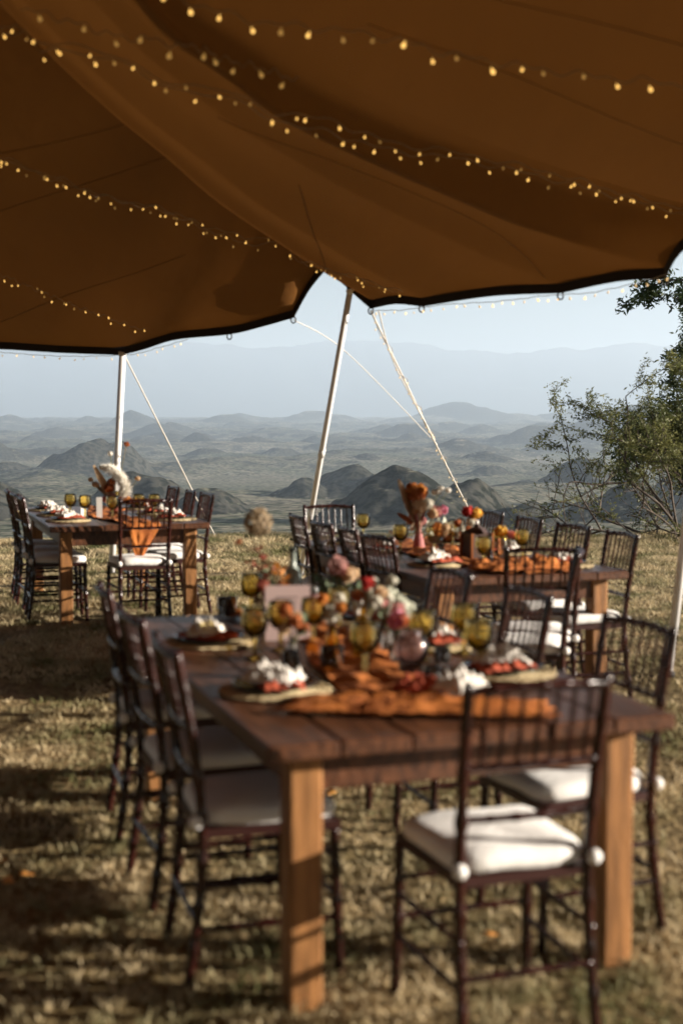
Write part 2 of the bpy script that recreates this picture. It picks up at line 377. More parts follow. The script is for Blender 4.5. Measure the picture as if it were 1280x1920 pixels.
for k, (bx, d, top, wx, wy) in enumerate(HILLS):
    cx, cy = bx * d, d; base = float(np.interp(d, [p[0] for p in PR], [p[1] for p in PR]))
    wa = (fbm(VX / (wx * 1.1) + k * 7.7, VY / (wx * 1.5) + k, 4, 8) - .5) * wx * 1.2; wb = (fbm(VX / (wx * 1.2) + k * 3.1, VY / (wx * 1.6) + 50, 4, 9) - .5) * wy * .9
    wx *= 1.75; wy *= 1.9
    q = np.sqrt(((VX - cx + wa) / wx) ** 2 + ((VY - cy + wb) / wy) ** 2)
    rid = np.abs(fbm(VX / (wx * .55) + k * 5.3, VY / (wx * .8) + k * 2.2, 5, 21) * 2 - 1)
    h = (.70 * np.exp(-(1.85 * q) ** 2) + .30 * np.exp(-(1.2 * q) ** 1.8)) * (1 - .34 * (1 - rid) * np.clip(q * 1.3, 0, 1)) - .015
    VZ = np.maximum(VZ, prof + (top - base) * 1.12 * h + (VZ - prof) * .4)
VX, VY, VZ = VX * .5, VY * .5, 1.57 + (VZ - 1.57) * .5      # the list above is laid out at twice the valley's size
V = np.stack([VX, VY, VZ], -1).reshape(-1, 3); nr, na = len(rr), len(aa)
I = (np.arange(nr - 1)[:, None] * na + np.arange(na - 1)[None, :]).ravel()
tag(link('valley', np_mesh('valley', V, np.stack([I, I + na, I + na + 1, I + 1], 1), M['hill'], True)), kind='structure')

aa = np.linspace(-1.1, 1.1, 500); tt = np.linspace(0, 1, 60)
TT, AA = np.meshgrid(tt, aa, indexing='ij')
D = 15500 + 5000 * TT
ridge = np.interp(np.tan(AA), [-2, -.25, -.12, -.05, 0, .05, .10, .16, .25, 2], [1500, 1640, 1700, 1620, 1560, 1500, 1470, 1530, 1600, 1500])
rough_ = fbm(AA * 24 + 3, TT * 5, 6, 12)
hgt = ridge * (np.clip(TT / .62, 0, 1) ** 1.3) * (1 + .42 * (rough_ - .5) * np.clip(TT * 3, 0, 1)) * .705
hgt = np.where(TT > .62, hgt * (1 - .3 * (TT - .62)), hgt) - 60
V = np.stack([D * np.sin(AA), D * np.cos(AA), hgt], -1).reshape(-1, 3); na = len(aa)
I = (np.arange(59)[:, None] * na + np.arange(na - 1)[None, :]).ravel()
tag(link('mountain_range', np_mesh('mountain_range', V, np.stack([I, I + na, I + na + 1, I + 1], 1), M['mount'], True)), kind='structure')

# air
air_top, air_low = float(hgt.max()) + 30, float(min(VZ.min(), hgt.min(), lawn_z(0., 44.))) - 1
hz = MB().box((0, 10400, (air_top + air_low) / 2), (42000, 25000, air_top - air_low))
hm = bpy.data.materials.new('valley_haze'); hm.use_nodes = True; hn = hm.node_tree.nodes; hn.remove(hn['Principled BSDF'])
pv = hn.new('ShaderNodeVolumePrincipled'); pv.inputs['Density'].default_value = 1.1e-4; pv.inputs['Color'].default_value = (.612, .728, .865, 1); pv.inputs['Anisotropy'].default_value = .2
hm.node_tree.links.new(pv.outputs[0], hn['Material Output'].inputs['Volume'])
haze = hz.build('haze', hm); tag(haze, kind='stuff')

# ------------------------------------------------------------------ grass blades
def grass(n_tuft, blades):
    d = np.sqrt(RNG.uniform(2.4 ** 2, 18.9 ** 2, n_tuft)); x = RNG.uniform(-.31, .31, n_tuft) * d; y = d
    keep = (fbm(x * 1.6, y * 1.6, 3, 2) > .40) | (RNG.uniform(0, 1, n_tuft) < .12); x, y = x[keep], y[keep]; n = len(x)
    x = np.repeat(x, blades) + RNG.normal(0, .018, n * blades); y = np.repeat(y, blades) + RNG.normal(0, .018, n * blades); n = len(x)
    z = lawn_z(x, y) - .004
    h = RNG.uniform(.012, .045, n) * (1 + 1.3 * sstep(14.5, 17.5, y)) * (0.6 + .9 * fbm(x * .8 + 5, y * .8, 3, 4)); w = RNG.uniform(.0016, .0034, n) * (1 + y * .07); a = RNG.uniform(0, 2 * np.pi, n)
    lean = RNG.uniform(.3, 1.5, n); ca, sa = np.cos(a), np.sin(a); la = RNG.uniform(0, 2 * np.pi, n); lx, ly = np.cos(la) * lean * h, np.sin(la) * lean * h
    P0 = np.stack([x - ca * w, y - sa * w, z], 1); P1 = np.stack([x + ca * w, y + sa * w, z], 1)
    P2 = np.stack([x + ca * w * .8 + lx * .4, y + sa * w * .8 + ly * .4, z + h * .65], 1); P3 = np.stack([x - ca * w * .8 + lx * .4, y - sa * w * .8 + ly * .4, z + h * .65], 1)
    P4 = np.stack([x + lx, y + ly, z + h], 1)
    V = np.stack([P0, P1, P2, P3, P4], 1).reshape(-1, 3); b = np.arange(n) * 5
    F = np.concatenate([np.stack([b, b + 1, b + 2], 1), np.stack([b, b + 2, b + 3], 1), np.stack([b + 3, b + 2, b + 4], 1)])
    o = link('grass', np_mesh('grass', V, F, M['grass'])); tag(o, 'short dry straw-coloured grass covering the hilltop lawn', 'grass', kind='stuff')
grass(46000, 6)

# ------------------------------------------------------------------ stretch tent
def curve(pts, n):
    """arc-length resample of a Catmull-Rom through pts"""
    P = [Vector(p) for p in pts]; out = []
    for i in range(len(P) - 1):
        p0, p1, p2, p3 = P[max(i - 1, 0)], P[i], P[i + 1], P[min(i + 2, len(P) - 1)]
        for k in range(16):
            t = k / 16
            out.append(.5 * ((2 * p1) + (p2 - p0) * t + (2 * p0 - 5 * p1 + 4 * p2 - p3) * t * t + (3 * p1 - p0 - 3 * p2 + p3) * t ** 3))
    out.append(P[-1]); L = [0]
    for a, b in zip(out, out[1:]): L.append(L[-1] + (b - a).length)
    res = []; j = 0
    for i in range(n):
        s_ = L[-1] * i / (n - 1)
        while j < len(L) - 2 and L[j + 1] < s_: j += 1
        t = (s_ - L[j]) / max(L[j + 1] - L[j], 1e-9); res.append(out[j].lerp(out[j + 1], min(t, 1)))
    return res
def corners(segs, ns):
    """join separately curved scallops so the tie points stay sharp"""
    out = []
    for s_, n in zip(segs, ns):
        c = curve(s_, n); out += c if not out else c[1:]
    return out
HEM = .07
notch = (-.124, 11.2, 2.863)
eave_left = corners([
    [notch, (-.288, 11.7, 2.727), (-.429, 12, 2.516)],
    [(-.429, 12, 2.516), (-.72, 12.12, 2.445), (-1.026, 12.3, 2.389), (-1.553, 12.6, 2.36), (-1.883, 12.8, 2.281), (-2.131, 13, 2.236)],
    [(-2.131, 13, 2.236), (-2.792, 13, 2.261), (-3.258, 12.8, 2.281), (-4.634, 12.4, 2.30), (-6.4, 12.2, 2.24)],
    [(-6.4, 12.2, 2.24), (-7.6, 11.0, 2.4), (-9.2, 9.6, 2.3)], [(-9.2, 9.6, 2.3), (-10.2, 5, 2.4), (-10.2, 0, 2.2), (-9, -6, 2.3)]], [9, 22, 22, 14, 14])  # unseen left and rear reach, lengthened to block fill light
eave_right = corners([
    [notch, (.02, 11.36, 2.745), (.13, 11.46, 2.655), (.253, 11.6, 2.562)],
    [(.253, 11.6, 2.562), (.452, 11.4, 2.585), (.667, 11.2, 2.546)],
    [(.667, 11.2, 2.546), (1.177, 10.6, 2.575), (1.626, 10, 2.54)],
    [(1.626, 10, 2.54), (1.95, 9.55, 2.578), (2.206, 9.2, 2.563)],
    [(2.206, 9.2, 2.563), (2.23, 8.85, 2.70), (2.45, 8.72, 2.80), (2.95, 8.75, 2.80)]], [8, 7, 12, 10, 14])
up = Vector((0, 0, HEM))
ridge_L = [(-.124, 11.2, 2.863 + HEM), (-.916, 8.93, 3.168), (-1.20, 7.45, 3.28), (-1.41, 6.42, 3.366), (-1.75, 3.4, 3.52), (-2.0, 0, 3.58), (-2.1, -4, 3.4), (-2.2, -8, 2.6)]  # rear ends of ridges and side run out of view, added against sky fill
ridge_R = [(2.95, 8.75, 2.80 + HEM), (2.18, 8.53, 2.955), (1.07, 7.48, 3.025), (.205, 6.43, 3.085), (-.18, 5.72, 3.135), (-.42, 5.12, 3.155), (-.75, 3, 3.20), (-1.0, 0, 3.24), (-1.1, -4, 3.2), (-1.2, -8, 2.6)]
side = [(2.95, 8.75, 2.80 + HEM), (4.2, 6.6, 2.66), (4.7, 3.5, 2.78), (4.7, 0, 2.7), (4.4, -4, 2.8), (4.0, -8, 2.5)]
NU, NV = 72, 30
EL = [p + up for p in curve(eave_left, NU)]
def resamp(pts, n):
    L = [0]
    for a, b in zip(pts, pts[1:]): L.append(L[-1] + (b - a).length)
    r_ = []; j = 0
    for i in range(n):
        s_ = L[-1] * i / (n - 1)
        while j < len(L) - 2 and L[j + 1] < s_: j += 1
        r_.append(pts[j].lerp(pts[j + 1], min(1, (s_ - L[j]) / max(L[j + 1] - L[j], 1e-9))))
    return r_
EL = [p + up for p in resamp(eave_left, NU * 2)]
BL2 = curve(ridge_L, NU * 2); BL = curve(ridge_L, NU); BR = curve(ridge_R, NU); SD = curve(side, NU)
ER = [p + up for p in resamp(eave_right, 90)]
def fold(v, amp): return amp * 4 * v * (1 - v)
tent = empty('stretch_tent', (0, 11.2, 0), 0, 'large brown stretch tent canopy spread over all the dining tables', 'tent')
def tp(o): o.location = -Vector(tent.location); return o          # parts are modelled in world space
canopy_tris = MB()
def panel(P):
    mb = MB().grid(P); canopy_tris.grid(P); return tp(mb.build('canopy_panel', M['canopy'], tent, True))
TIES = [(-2.131, 13), (-.429, 12), (.253, 11.6), (1.626, 10), (2.206, 9.2)]
def wrinkle(p, k=1):
    q = .018 * mnoise.noise(Vector((p.x * .9, p.y * .9, 3.1)))
    for cx, cy in TIES:                                # tension creases fanning out from the tie points
        dx, dy = p.x - cx, p.y - cy; d = math.hypot(dx, dy)
        if d < 2.2: q += .020 * d * math.exp(-d / .42) * math.sin(17 * math.atan2(dx, -dy) + 2 * cx)
    return p + Vector((0, 0, q * k))
PA = []
for i in range(NU * 2):
    row = []
    for j in range(NV + 1):
        v = j / NV; p = EL[i].lerp(BL2[i], v); ln = (BL2[i] - EL[i]).length
        p.z -= fold(v, .002 * ln); row.append(wrinkle(p, min(1, 8 * v * (1 - v))))
    PA.append(row)
panel(PA)
PB = []
for i in range(NU):
    u = i / (NU - 1); row = []; w = (1 - u) ** 3
    for j in range(90):
        v = j / 89; p = BL[i].lerp(BR[i], v); q = BL[0].lerp(BR[0], v); p = p + (ER[j] - q) * w
        p.z -= .08 * v * v * (1 - v) * math.sin(math.pi * min(.5, u * 1.1)); row.append(wrinkle(p, min(1, 4 * v * (1 - v) * 2) * min(1, u * 8)))
    PB.append(row)
panel(PB)
PC = []
for i in range(NU):
    row = []
    for j in range(NV + 1):
        v = j / NV; p = BR[i].lerp(SD[i], v); p.z -= fold(v, .05); row.append(wrinkle(p, 4 * v * (1 - v)))
    PC.append(row)
panel(PC)
bvh = BVHTree.FromPolygons([Vector(p) for p in canopy_tris.v], canopy_tris.f)
def roof_z(x, y):
    h = bvh.ray_cast(Vector((x, y, 0.5)), Vector((0, 0, 1)))
    return h[0].z if h[0] else 2.9
def hem(pts, name='hem'):
    mb = MB(); n = len(pts); vs = []
    for i, p in enumerate(pts):
        t = (pts[min(i + 1, n - 1)] - pts[max(i - 1, 0)]); t.z = 0; t.normalize(); o = Vector((t.y, -t.x, 0)) * .006
        hh = HEM + .012 + .01 * math.sin(i * 1.3)
        vs += [p - o, p + o, p + o + Vector((0, 0, hh)), p - o + Vector((0, 0, hh))]
    fs = []
    for i in range(n - 1):
        a, b = i * 4, i * 4 + 4
        fs += [(a + k, a + (k + 1) % 4, b + (k + 1) % 4, b + k) for k in range(4)]
    mb.add(vs, fs); tp(mb.build(name, M['hem'], tent, False))
hem(eave_left); hem(eave_right)
for q in ((-1.026, 12.3, 2.389), (.667, 11.2, 2.546), (1.626, 10, 2.54), (-.429, 12, 2.516), (.253, 11.6, 2.562), (2.206, 9.2, 2.563)):
    mb = MB(); mb.tube([(q[0] + .022 * math.cos(a), q[1], q[2] - .018 + .028 * math.sin(a)) for a in np.linspace(0, 6.2, 13)], .006, 6); tp(mb.build('tie_loop', M['hem'], tent, True))
def seam(pts):
    mb = MB(); P = curve(pts, 60); mb.tube([(p.x, p.y, roof_z(p.x, p.y) - .001) for p in P], .0035, 5); tp(mb.build('seam', M['seam'], tent, True))
seam([(-.1, 10.9, 0), (-.2, 9.2, 0), (.15, 7.2, 0), (.45, 6.2, 0)][0:2] + [(-.25, 8.0, 0)])
seam([(1.5, 9.9, 0), (.9, 8.6, 0), (.05, 7.4, 0), (-.6, 6.6, 0)])
seam([(.1, 5.2, 0), (1.1, 6.0, 0), (2.6, 7.4, 0)])
seam([(.0, 4.6, 0), (.9, 4.9, 0), (2.4, 5.6, 0)])
seam([(-3.2, 12.2, 0), (-2.2, 11.2, 0), (-1.2, 10.4, 0)])
seam([(-2.9, 9.5, 0), (-2.0, 8.8, 0), (-1.0, 8.3, 0)])
seam([(-2.6, 8.0, 0), (-1.9, 7.9, 0), (-1.1, 7.6, 0)])

# poles and ropes
def pole(a, b, r_, label):
    o = empty('tent_pole', (a[0], a[1], a[2]), 0, label, 'pole', 'tent poles'); A, B = Vector((0, 0, 0)), Vector(b) - Vector(a)
    MB().tube([A, A.lerp(B, .5), B], r_, 16).build('shaft', M['pole'], o, True)
    MB().tube([A + (B * .0), B * .012], r_ * 1.5, 12).build('foot', M['hem'], o, True)
    MB().tube([B * .985, B * 1.0], r_ * 1.25, 12).build('cap', M['pole'], o, True)
    mid = B * .47; MB().tube([mid - B * .012, mid + B * .012], r_ * 1.18, 14).build('collar', M['pole'], o, True)
pole((-2.30, 13.28, lz(-2.30, 13.28)), (-2.118, 13.0, 2.27), .033, 'bright upright tent pole behind the table with the white plume')
pole((-.42, 13.5, lz(-.42, 13.5)), (.078, 11.42, 2.73), .027, 'slanting tent pole rising behind the empty head chair to the notch')
pole((2.025, 8.2, lz(2.025, 8.2)), (2.45, 8.68, 2.86), .028, 'pale tent pole standing in the grass beside the chairs')
def rope(pts, r_, label, sagv=.0, grp='tent guy ropes'):
    P = curve(pts, 40); mb = MB(); mb.tube([p for p in P], r_, 6); o = mb.build('guy_rope', M['rope'], None, True); tag(o, label, 'rope', grp); return o
rope([(-2.10, 13.0, 2.23), (-1.85, 15.2, 1.12), (-1.62, 17.3, lz(-1.62, 17.3))], .008, 'straight guy rope running down from the bright upright pole')
stake = (1.90, 17.4, lz(1.90, 17.4))
def onrope(t): return Vector((.253, 11.6, 2.545)).lerp(Vector(stake), t)
rope([(.253, 11.6, 2.545), onrope(.5) + Vector((0, 0, -.03)), stake], .009, 'guy rope wrapped in fairy lights running from the notch corner')
rope([(.32, 11.55, 2.54), (.50, 12.4, 2.10), tuple(onrope(.45))], .006, 'short side rope joining the rope wrapped in fairy lights')
rope([(-.429, 12, 2.50), (.05, 12.8, 2.25), tuple(onrope(.47))], .004, 'thin slack cord crossing below the notch in the canopy')

# ------------------------------------------------------------------ fairy lights
bulb_me = MB().lathe([(0, -.017), (.009, -.014), (.0145, -.004), (.0145, .004), (.009, .012), (.0045, .015), (.0045, .030), (0, .031)], 10)
bulb_mesh = bulb_me.mesh('bulb', M['bulb'], True); bulb_dim = bulb_me.mesh('bulb_dim', M['bulb_dim'], True)
def string(path, spacing, drop, label, dim=.15, scale=1.0, roof=True, jit=.03, strands=1):
    base = Vector((path[0][0], path[0][1], path[0][2] if len(path[0]) > 2 else 0)); o = empty('fairy_light_string', base, 0, label, 'fairy lights', 'fairy light strings')
    for s_ in range(strands):
        P = curve([(p[0] + random.uniform(-.04, .04) * (s_ > 0), p[1] + random.uniform(-.04, .04) * (s_ > 0) + .09 * s_, p[2] if len(p) > 2 else 0) for p in path], 160)
        ph = random.random() * 6
        Q = [Vector((p.x, p.y, (roof_z(p.x, p.y) if roof else p.z) - drop - (.018 if roof else .004) * (1 + math.sin(i * .55 + ph) * math.sin(i * .173 + ph)))) for i, p in enumerate(P)]
        MB().tube([q - base for q in Q], .0025, 4, False).build('cable', M['cable'], o, True)
        acc = spacing * .5; 
        for a, b in zip(Q, Q[1:]):
            acc += (b - a).length
            if acc >= spacing:
                acc = random.uniform(-.3, .3) * spacing
                bl = link('bulb', bulb_dim if random.random() < dim else bulb_mesh, o); bl.location = b - base + Vector((random.uniform(-jit, jit), random.uniform(-jit, jit), -.02 - random.uniform(0, .02)))
                bl.rotation_euler = (random.uniform(-.5, .5), random.uniform(-.5, .5), 0); k = scale * random.uniform(.75, 1.1); bl.scale = (k, k, k)
    return o
string([(-.67, 4.91), (-.58, 5.08), (-.33, 5.24), (-.08, 5.23), (.16, 5.25), (.43, 5.38), (.73, 5.45), (1.01, 5.47), (1.28, 5.45), (1.48, 5.47)], .125, .01, 'fairy light string with the largest glowing bulbs, along the brightest canopy panel', .25, .58, jit=.012)
string([(-1.59, 5.98), (-1.49, 6.12), (-1.2, 5.85), (-1.0, 5.88), (-.8, 5.99), (-.6, 6.07), (-.48, 6.08), (-.18, 6.4), (-.05, 6.53), (.16, 6.84), (.42, 7.12), (.82, 7.41), (1.26, 7.72), (1.75, 8.21), (2.24, 8.58)], .14, .01, 'double fairy light string following the long dark fold of the canopy', .35, .44, jit=.03, strands=2)
string([(-2.05, 7.8), (-1.85, 8.17), (-1.69, 8.47), (-1.49, 8.9), (-1.22, 9.28), (-.97, 9.78), (-.61, 10.24), (-.32, 10.19), (-.08, 10.49), (.21, 10.75), (.50, 10.95)], .13, .01, 'double fairy light string running to the notch between the canopy lobes', .3, .41, jit=.05, strands=2)
string([(-2.7, 10.25), (-2.46, 11.0), (-2.27, 11.6), (-2.06, 11.95), (-1.79, 12.3)], .12, .01, 'short fairy light string ending above the bright upright pole', .3, .45, jit=.05)
string([(-1.28, 5.46), (-.99, 5.49), (-.66, 5.43), (-.47, 5.72), (-.19, 6.06)], .16, .01, 'unlit fairy light string lying along the canopy fold', 1.1, .7, jit=.01)
ev = [tuple(p - Vector((0, 0, .0))) for p in eave_right if p.x > .25 and p.x < 2.25][::4]
string([(p[0], p[1] - .02, p[2] - .03 * (i % 2)) for i, p in enumerate(ev)], .11, .012, 'faint fairy light string hanging just under the sunlit canopy hem', .7, .55, False, .012)
ev = [tuple(p) for p in eave_left if -3.6 < p.x < -1.4][::4]
string([(p[0], p[1] - .02, p[2] - .02 * (i % 2)) for i, p in enumerate(ev)], .12, .008, 'faint fairy light string under the hem by the bright pole', .8, .5, False, .012)
string([tuple(onrope(t) + Vector((.02 * math.cos(t * 60), 0, .03 * math.sin(t * 60)))) for t in np.linspace(.02, .8, 40)], .12, 0, 'unlit fairy light string twined round the guy rope', 1.1, .5, False, .01)

# ------------------------------------------------------------------ tables
ROT = R(18.5)
TW, TL, TH = 1.2, 2.36, .75
def make_table(name, origin, label, L=TL, W=TW):
    """origin = plan position of the near-left corner of the top"""
    x, y, z = origin; t = empty(name, (x, y, z), ROT, label, 'table', 'wooden banquet tables')
    n = 6; w = W / n
    for i in range(n):
        mb = MB().box((w * (i + .5), L / 2 + random.uniform(-.006, .006), TH - .0225 + random.uniform(-.0015, .0015)), (w - .004, L, .045), .006); mb.build('plank', M['tabletop'], t)
    for (cx, cy, dx, dy) in ((W / 2, .115, W - .26, .028), (W / 2, L - .115, W - .26, .028), (.115, L / 2, .028, L - .26), (W - .115, L / 2, .028, L - .26)):
        MB().box((cx, cy, TH - .046 - .055), (dx, dy, .11), .004).build('apron', M['tabletop'], t)
    for cx in (.13, W - .13):
        for cy in (.13, L - .13):
            g = lz(x + cx * math.cos(ROT) - cy * math.sin(ROT), y + cx * math.sin(ROT) + cy * math.cos(ROT)) - z
            MB().box((cx, cy, (TH - .047 + g - .012) / 2), (.095, .095, TH - .047 - g + .012), .008).build('leg', M['tableleg'], t)
    return t
def wpos(t, a, b, z=0):
    o = t.location; c, s_ = math.cos(ROT), math.sin(ROT); return (o.x + a * c - b * s_, o.y + a * s_ + b * c, z)
TN = make_table('dining_table', (-.19, 3.349, 0), 'dark plank table with the standing menu card and rust runner')
TR = make_table('dining_table', (.465, 7.03, 0), 'plank table carrying the pink stemmed dried bouquet and brown lantern', L=2.5)
TLf = make_table('dining_table', (-2.14, 9.75, .068), 'plank table with the white pampas plume, orange cloth hanging off its end')

# ------------------------------------------------------------------ chairs
def ringed(path, r0, n_rings, seg=40, n=8):
    P = curve(path, seg); rs = []
    for i in range(seg):
        t = i / (seg - 1); k = (t * n_rings) % 1; d = min(k, 1 - k) * seg / n_rings
        rs.append(r0 * (1.28 if d < .75 else 1.0))
    return P, rs
def make_chair():
    t = empty('spindle_chair', (0, 0, 0)); m = M['chair']; HH = .955
    for s_ in (-1, 1):
        P, rs = ringed([(s_ * .185, -.235, 0), (s_ * .180, -.20, .25), (s_ * .178, -.19, .45), (s_ * .182, -.215, .70), (s_ * .188, -.26, HH)], .0145, 8, 58)
        rs[-1] = .010; rs[0] = .011; MB().tube(P, rs, 9).build('rear_post', m, t, True)
        P, rs = ringed([(s_ * .200, .20, 0), (s_ * .196, .192, .22), (s_ * .192, .186, .425)], .0145, 4, 34); rs[0] = .011
        MB().tube(P, rs, 9).build('front_leg', m, t, True)
    P, rs = ringed([(-.184, -.256, .930), (-.09, -.272, .938), (0, -.277, .940), (.09, -.272, .938), (.184, -.256, .930)], .0125, 6, 40)
    MB().tube(P, rs, 8).build('top_rail', m, t, True)
    for z, y in ((.735, -.222), (.60, -.203)):
        P, rs = ringed([(-.178, y, z), (0, y - .012, z), (.178, y, z)], .0095, 5, 30); MB().tube(P, rs, 7).build('back_rail', m, t, True)
    for i in range(7):
        x = -.141 + i * .047; q = 1 - (x / .18) ** 2
        P, rs = ringed([(x, -.222 - .012 * q, .737), (x, -.238 - .014 * q, .82), (x, -.255 - .02 * q, .932)], .0062, 3, 22); MB().tube(P, rs, 6).build('spindle', m, t, True)
    vs = [(-.185, -.195), (.185, -.195), (.20, .205), (-.20, .205)]
    mb = MB(); o = [(x, y, z) for z in (.425, .452) for x, y in vs]; mb.add(o, [(3, 2, 1, 0), (4, 5, 6, 7)] + [(i, (i + 1) % 4, 4 + (i + 1) % 4, 4 + i) for i in range(4)]); mb.build('seat', M['chair_seat'], t)
    for s_ in (-1, 1):
        for z in (.17, .29):
            P, rs = ringed([(s_ * .183, -.21, z), (s_ * .197, .19, z)], .0085, 4, 24); MB().tube(P, rs, 7).build('stretcher', m, t, True)
    for y, z, x in ((.195, .22, .197), (.193, .33, .195), (-.212, .20, .182)):
        P, rs = ringed([(-x, y, z), (x, y, z)], .0085, 4, 24); MB().tube(P, rs, 7).build('stretcher', m, t, True)
    nu, nv = 22, 22; top, bot = [], []
    mb = MB(); G = []
    def sq(k): return math.copysign(abs(k) ** .0, k)
    prof = [(.0, .452), (.90, .452), (.985, .458), (1.0, .474), (.99, .49), (.94, .502), (.8, .509), (.5, .514), (.0, .516)]
    n = 40
    for r_, z in prof:
        ring = []
        for j in range(n):
            w = 2 * math.pi * j / n; c, s_ = math.cos(w), math.sin(w); k = (abs(c) ** 7 + abs(s_) ** 7) ** (-1 / 7)
            x, y = r_ * k * c, r_ * k * s_
            ring.append((x * (.192 + .010 * y), y * .200 + .006, z + .003 * math.sin(5 * x + 3 * y)))
        G += ring
    fs = [(i * n + j, i * n + (j + 1) % n, i * n + n + (j + 1) % n, i * n + n + j) for i in range(len(prof) - 1) for j in range(n)]
    mb.add(G, fs); cu = mb.build('cushion', M['cushion'], t, True)
    for s_ in (-1, 1):
        mb = MB(); mb.lathe([(0, -.020), (.013, -.017), (.020, -.005), (.018, .008), (.011, .016), (0, .018)], 12, (s_ * .186, -.208, .475)); mb.tube([(s_ * .17, -.17, .47), (s_ * .18, -.2, .474)], .012, 8)
        mb.build('tie', M['cushion'], cu, True)
    return t
proto = make_chair(); first = [True]
def chair(x, y, rz, label, grp):
    o = proto if first[0] else copy_tree(proto); first[0] = False
    o.location = (x, y, lz(x, y) - .006); o.rotation_euler = (0, 0, rz); tag(o, label, 'chair', grp); return o
ORD = ['first', 'second', 'third', 'fourth']
def chairs(t, nm, L, W, sun_side, shade_side, head=None, far=None, grp=''):
    g = 'spindle chairs around the ' + nm
    for k, (a, b, dr) in enumerate(shade_side):     # backs towards -a, facing +a
        p = wpos(t, a, b); chair(p[0], p[1], ROT - math.pi / 2 + R(dr), f'spindle chair on shaded side of {nm}, {ORD[k]} from its head chair', g)
    for k, (a, b, dr) in enumerate(sun_side):
        p = wpos(t, a, b); chair(p[0], p[1], ROT + math.pi / 2 + R(dr), f'spindle chair on sunny side of {nm}, {ORD[k]} from its head chair', g)
    if head: p = wpos(t, head[0], head[1]); chair(p[0], p[1], ROT + R(head[2]), f'spindle chair with white cushion at the head of the {nm}', g)
    if far: p = wpos(t, far[0], far[1]); chair(p[0], p[1], ROT + math.pi + R(far[2]), f'spindle chair at the valley end of the {nm}', g)
chairs(TN, 'menu-card table', TL, TW, [(1.10, .46, 3), (1.11, 1.28, -2), (1.10, 1.98, 2)], [(.10, .50, -2), (.10, 1.13, 2), (.13, 1.88, -3)], (.60, -.07, 0))
chairs(TR, 'bouquet table', 2.5, TW, [(1.04, .26, -4), (1.06, .85, 3), (1.08, 1.52, -2), (1.10, 2.16, 2)], [(.17, .62, 8), (.20, 1.17, -3), (.18, 1.66, 2), (.18, 2.18, -2)], (.50, -.20, -14), (.42, 2.85, -6))
p = wpos(TR, .30, -.52); chair(p[0], p[1], ROT + R(62), 'spindle chair standing askew beside the head chair of the bouquet table', 'spindle chairs around the bouquet table')
chairs(TLf, 'plume table', TL, TW, [(1.02, .42, 2), (1.02, 1.05, -2), (1.02, 1.75, 2)], [(.10, .40, -2), (.10, 1.05, 3), (.10, 1.70, -2)], (.66, .02, 2))

# ------------------------------------------------------------------ tableware builders (each at a table, local a, b)
tabname = {TN: 'menu-card table', TR: 'bouquet table', TLf: 'plume table'}
def at(t, a, b, dz=0): return Vector(wpos(t, a, b, t.location.z + TH + .002 + dz))
protos = {}
def inst(name, t, a, b, mk, label, cat, group=None, dz=0, rz=0, sc=1):
    key = name + mk.__name__
    if key not in protos: protos[key] = o = mk(name)
    else: o = copy_tree(protos[key])
    o.location = at(t, a, b, dz); o.rotation_euler = (0, 0, rz); o.scale = (sc, sc, sc); tag(o, label, cat, group); return o
def mk_charger(name):
    mb = MB(); k = [(0, 0), (.03, .001)]
    for i in range(9):
        r_ = .022 + i * .0165; k += [(r_, .004), (r_ + .004, .0085), (r_ + .0085, .010), (r_ + .0125, .0085), (r_ + .0165, .004)]
    k += [(.172, .008), (.174, .004), (.170, 0), (0, 0)]
    mb.lathe(k, 96, mod=lambda w, r_, z: 1 + (.018 * math.sin(w * 24) if r_ > .15 else .006 * math.sin(w * 24 + r_ * 300)))
    return mb.build(name, M['straw'], None, True)
def mk_plate(name):
    return MB().lathe([(0, 0), (.085, 0), (.09, .003), (.128, .013), (.135, .017), (.133, .0195), (.126, .0165), (.088, .0075), (0, .006)], 48).build(name, M['black_plate'], None, True)
def crumple(w, h, hgt, seed, n=26, folds=5, thick=.004):
    P = []
    for i in range(n):
        row = []
        for j in range(n):
            u, v = i / (n - 1) * 2 - 1, j / (n - 1) * 2 - 1; e = max(0, 1 - max(abs(u), abs(v)) ** 3)
            q = mnoise.fractal(Vector((u * folds * .5 + seed, v * folds * .5, seed * 1.7)), 1, 2, 3)
            q2 = mnoise.noise(Vector((u * 2 + seed * 3, v * 2, 9)))
            row.append((u * w / 2 * (1 + .18 * q2), v * h / 2 * (1 + .18 * mnoise.noise(Vector((u * 2, v * 2 + seed, 2)))), max(.003, hgt * (.28 + .55 * abs(q) * 1.3) * (.25 + .75 * e))))
        P.append(row)
    return P
def cloth(name, w, h, hgt, seed, m, t, a, b, label, cat, dz=0, rz=0, group=None, folds=5):
    mb = MB().grid(crumple(w, h, hgt, seed, folds=folds)); o = mb.build(name, m, None, True)
    o.location = at(t, a, b, dz); o.rotation_euler = (0, 0, rz)
    md = o.modifiers.new('thick', 'SOLIDIFY'); md.thickness = .003; md.offset = -1
    return tag(o, label, cat, group)
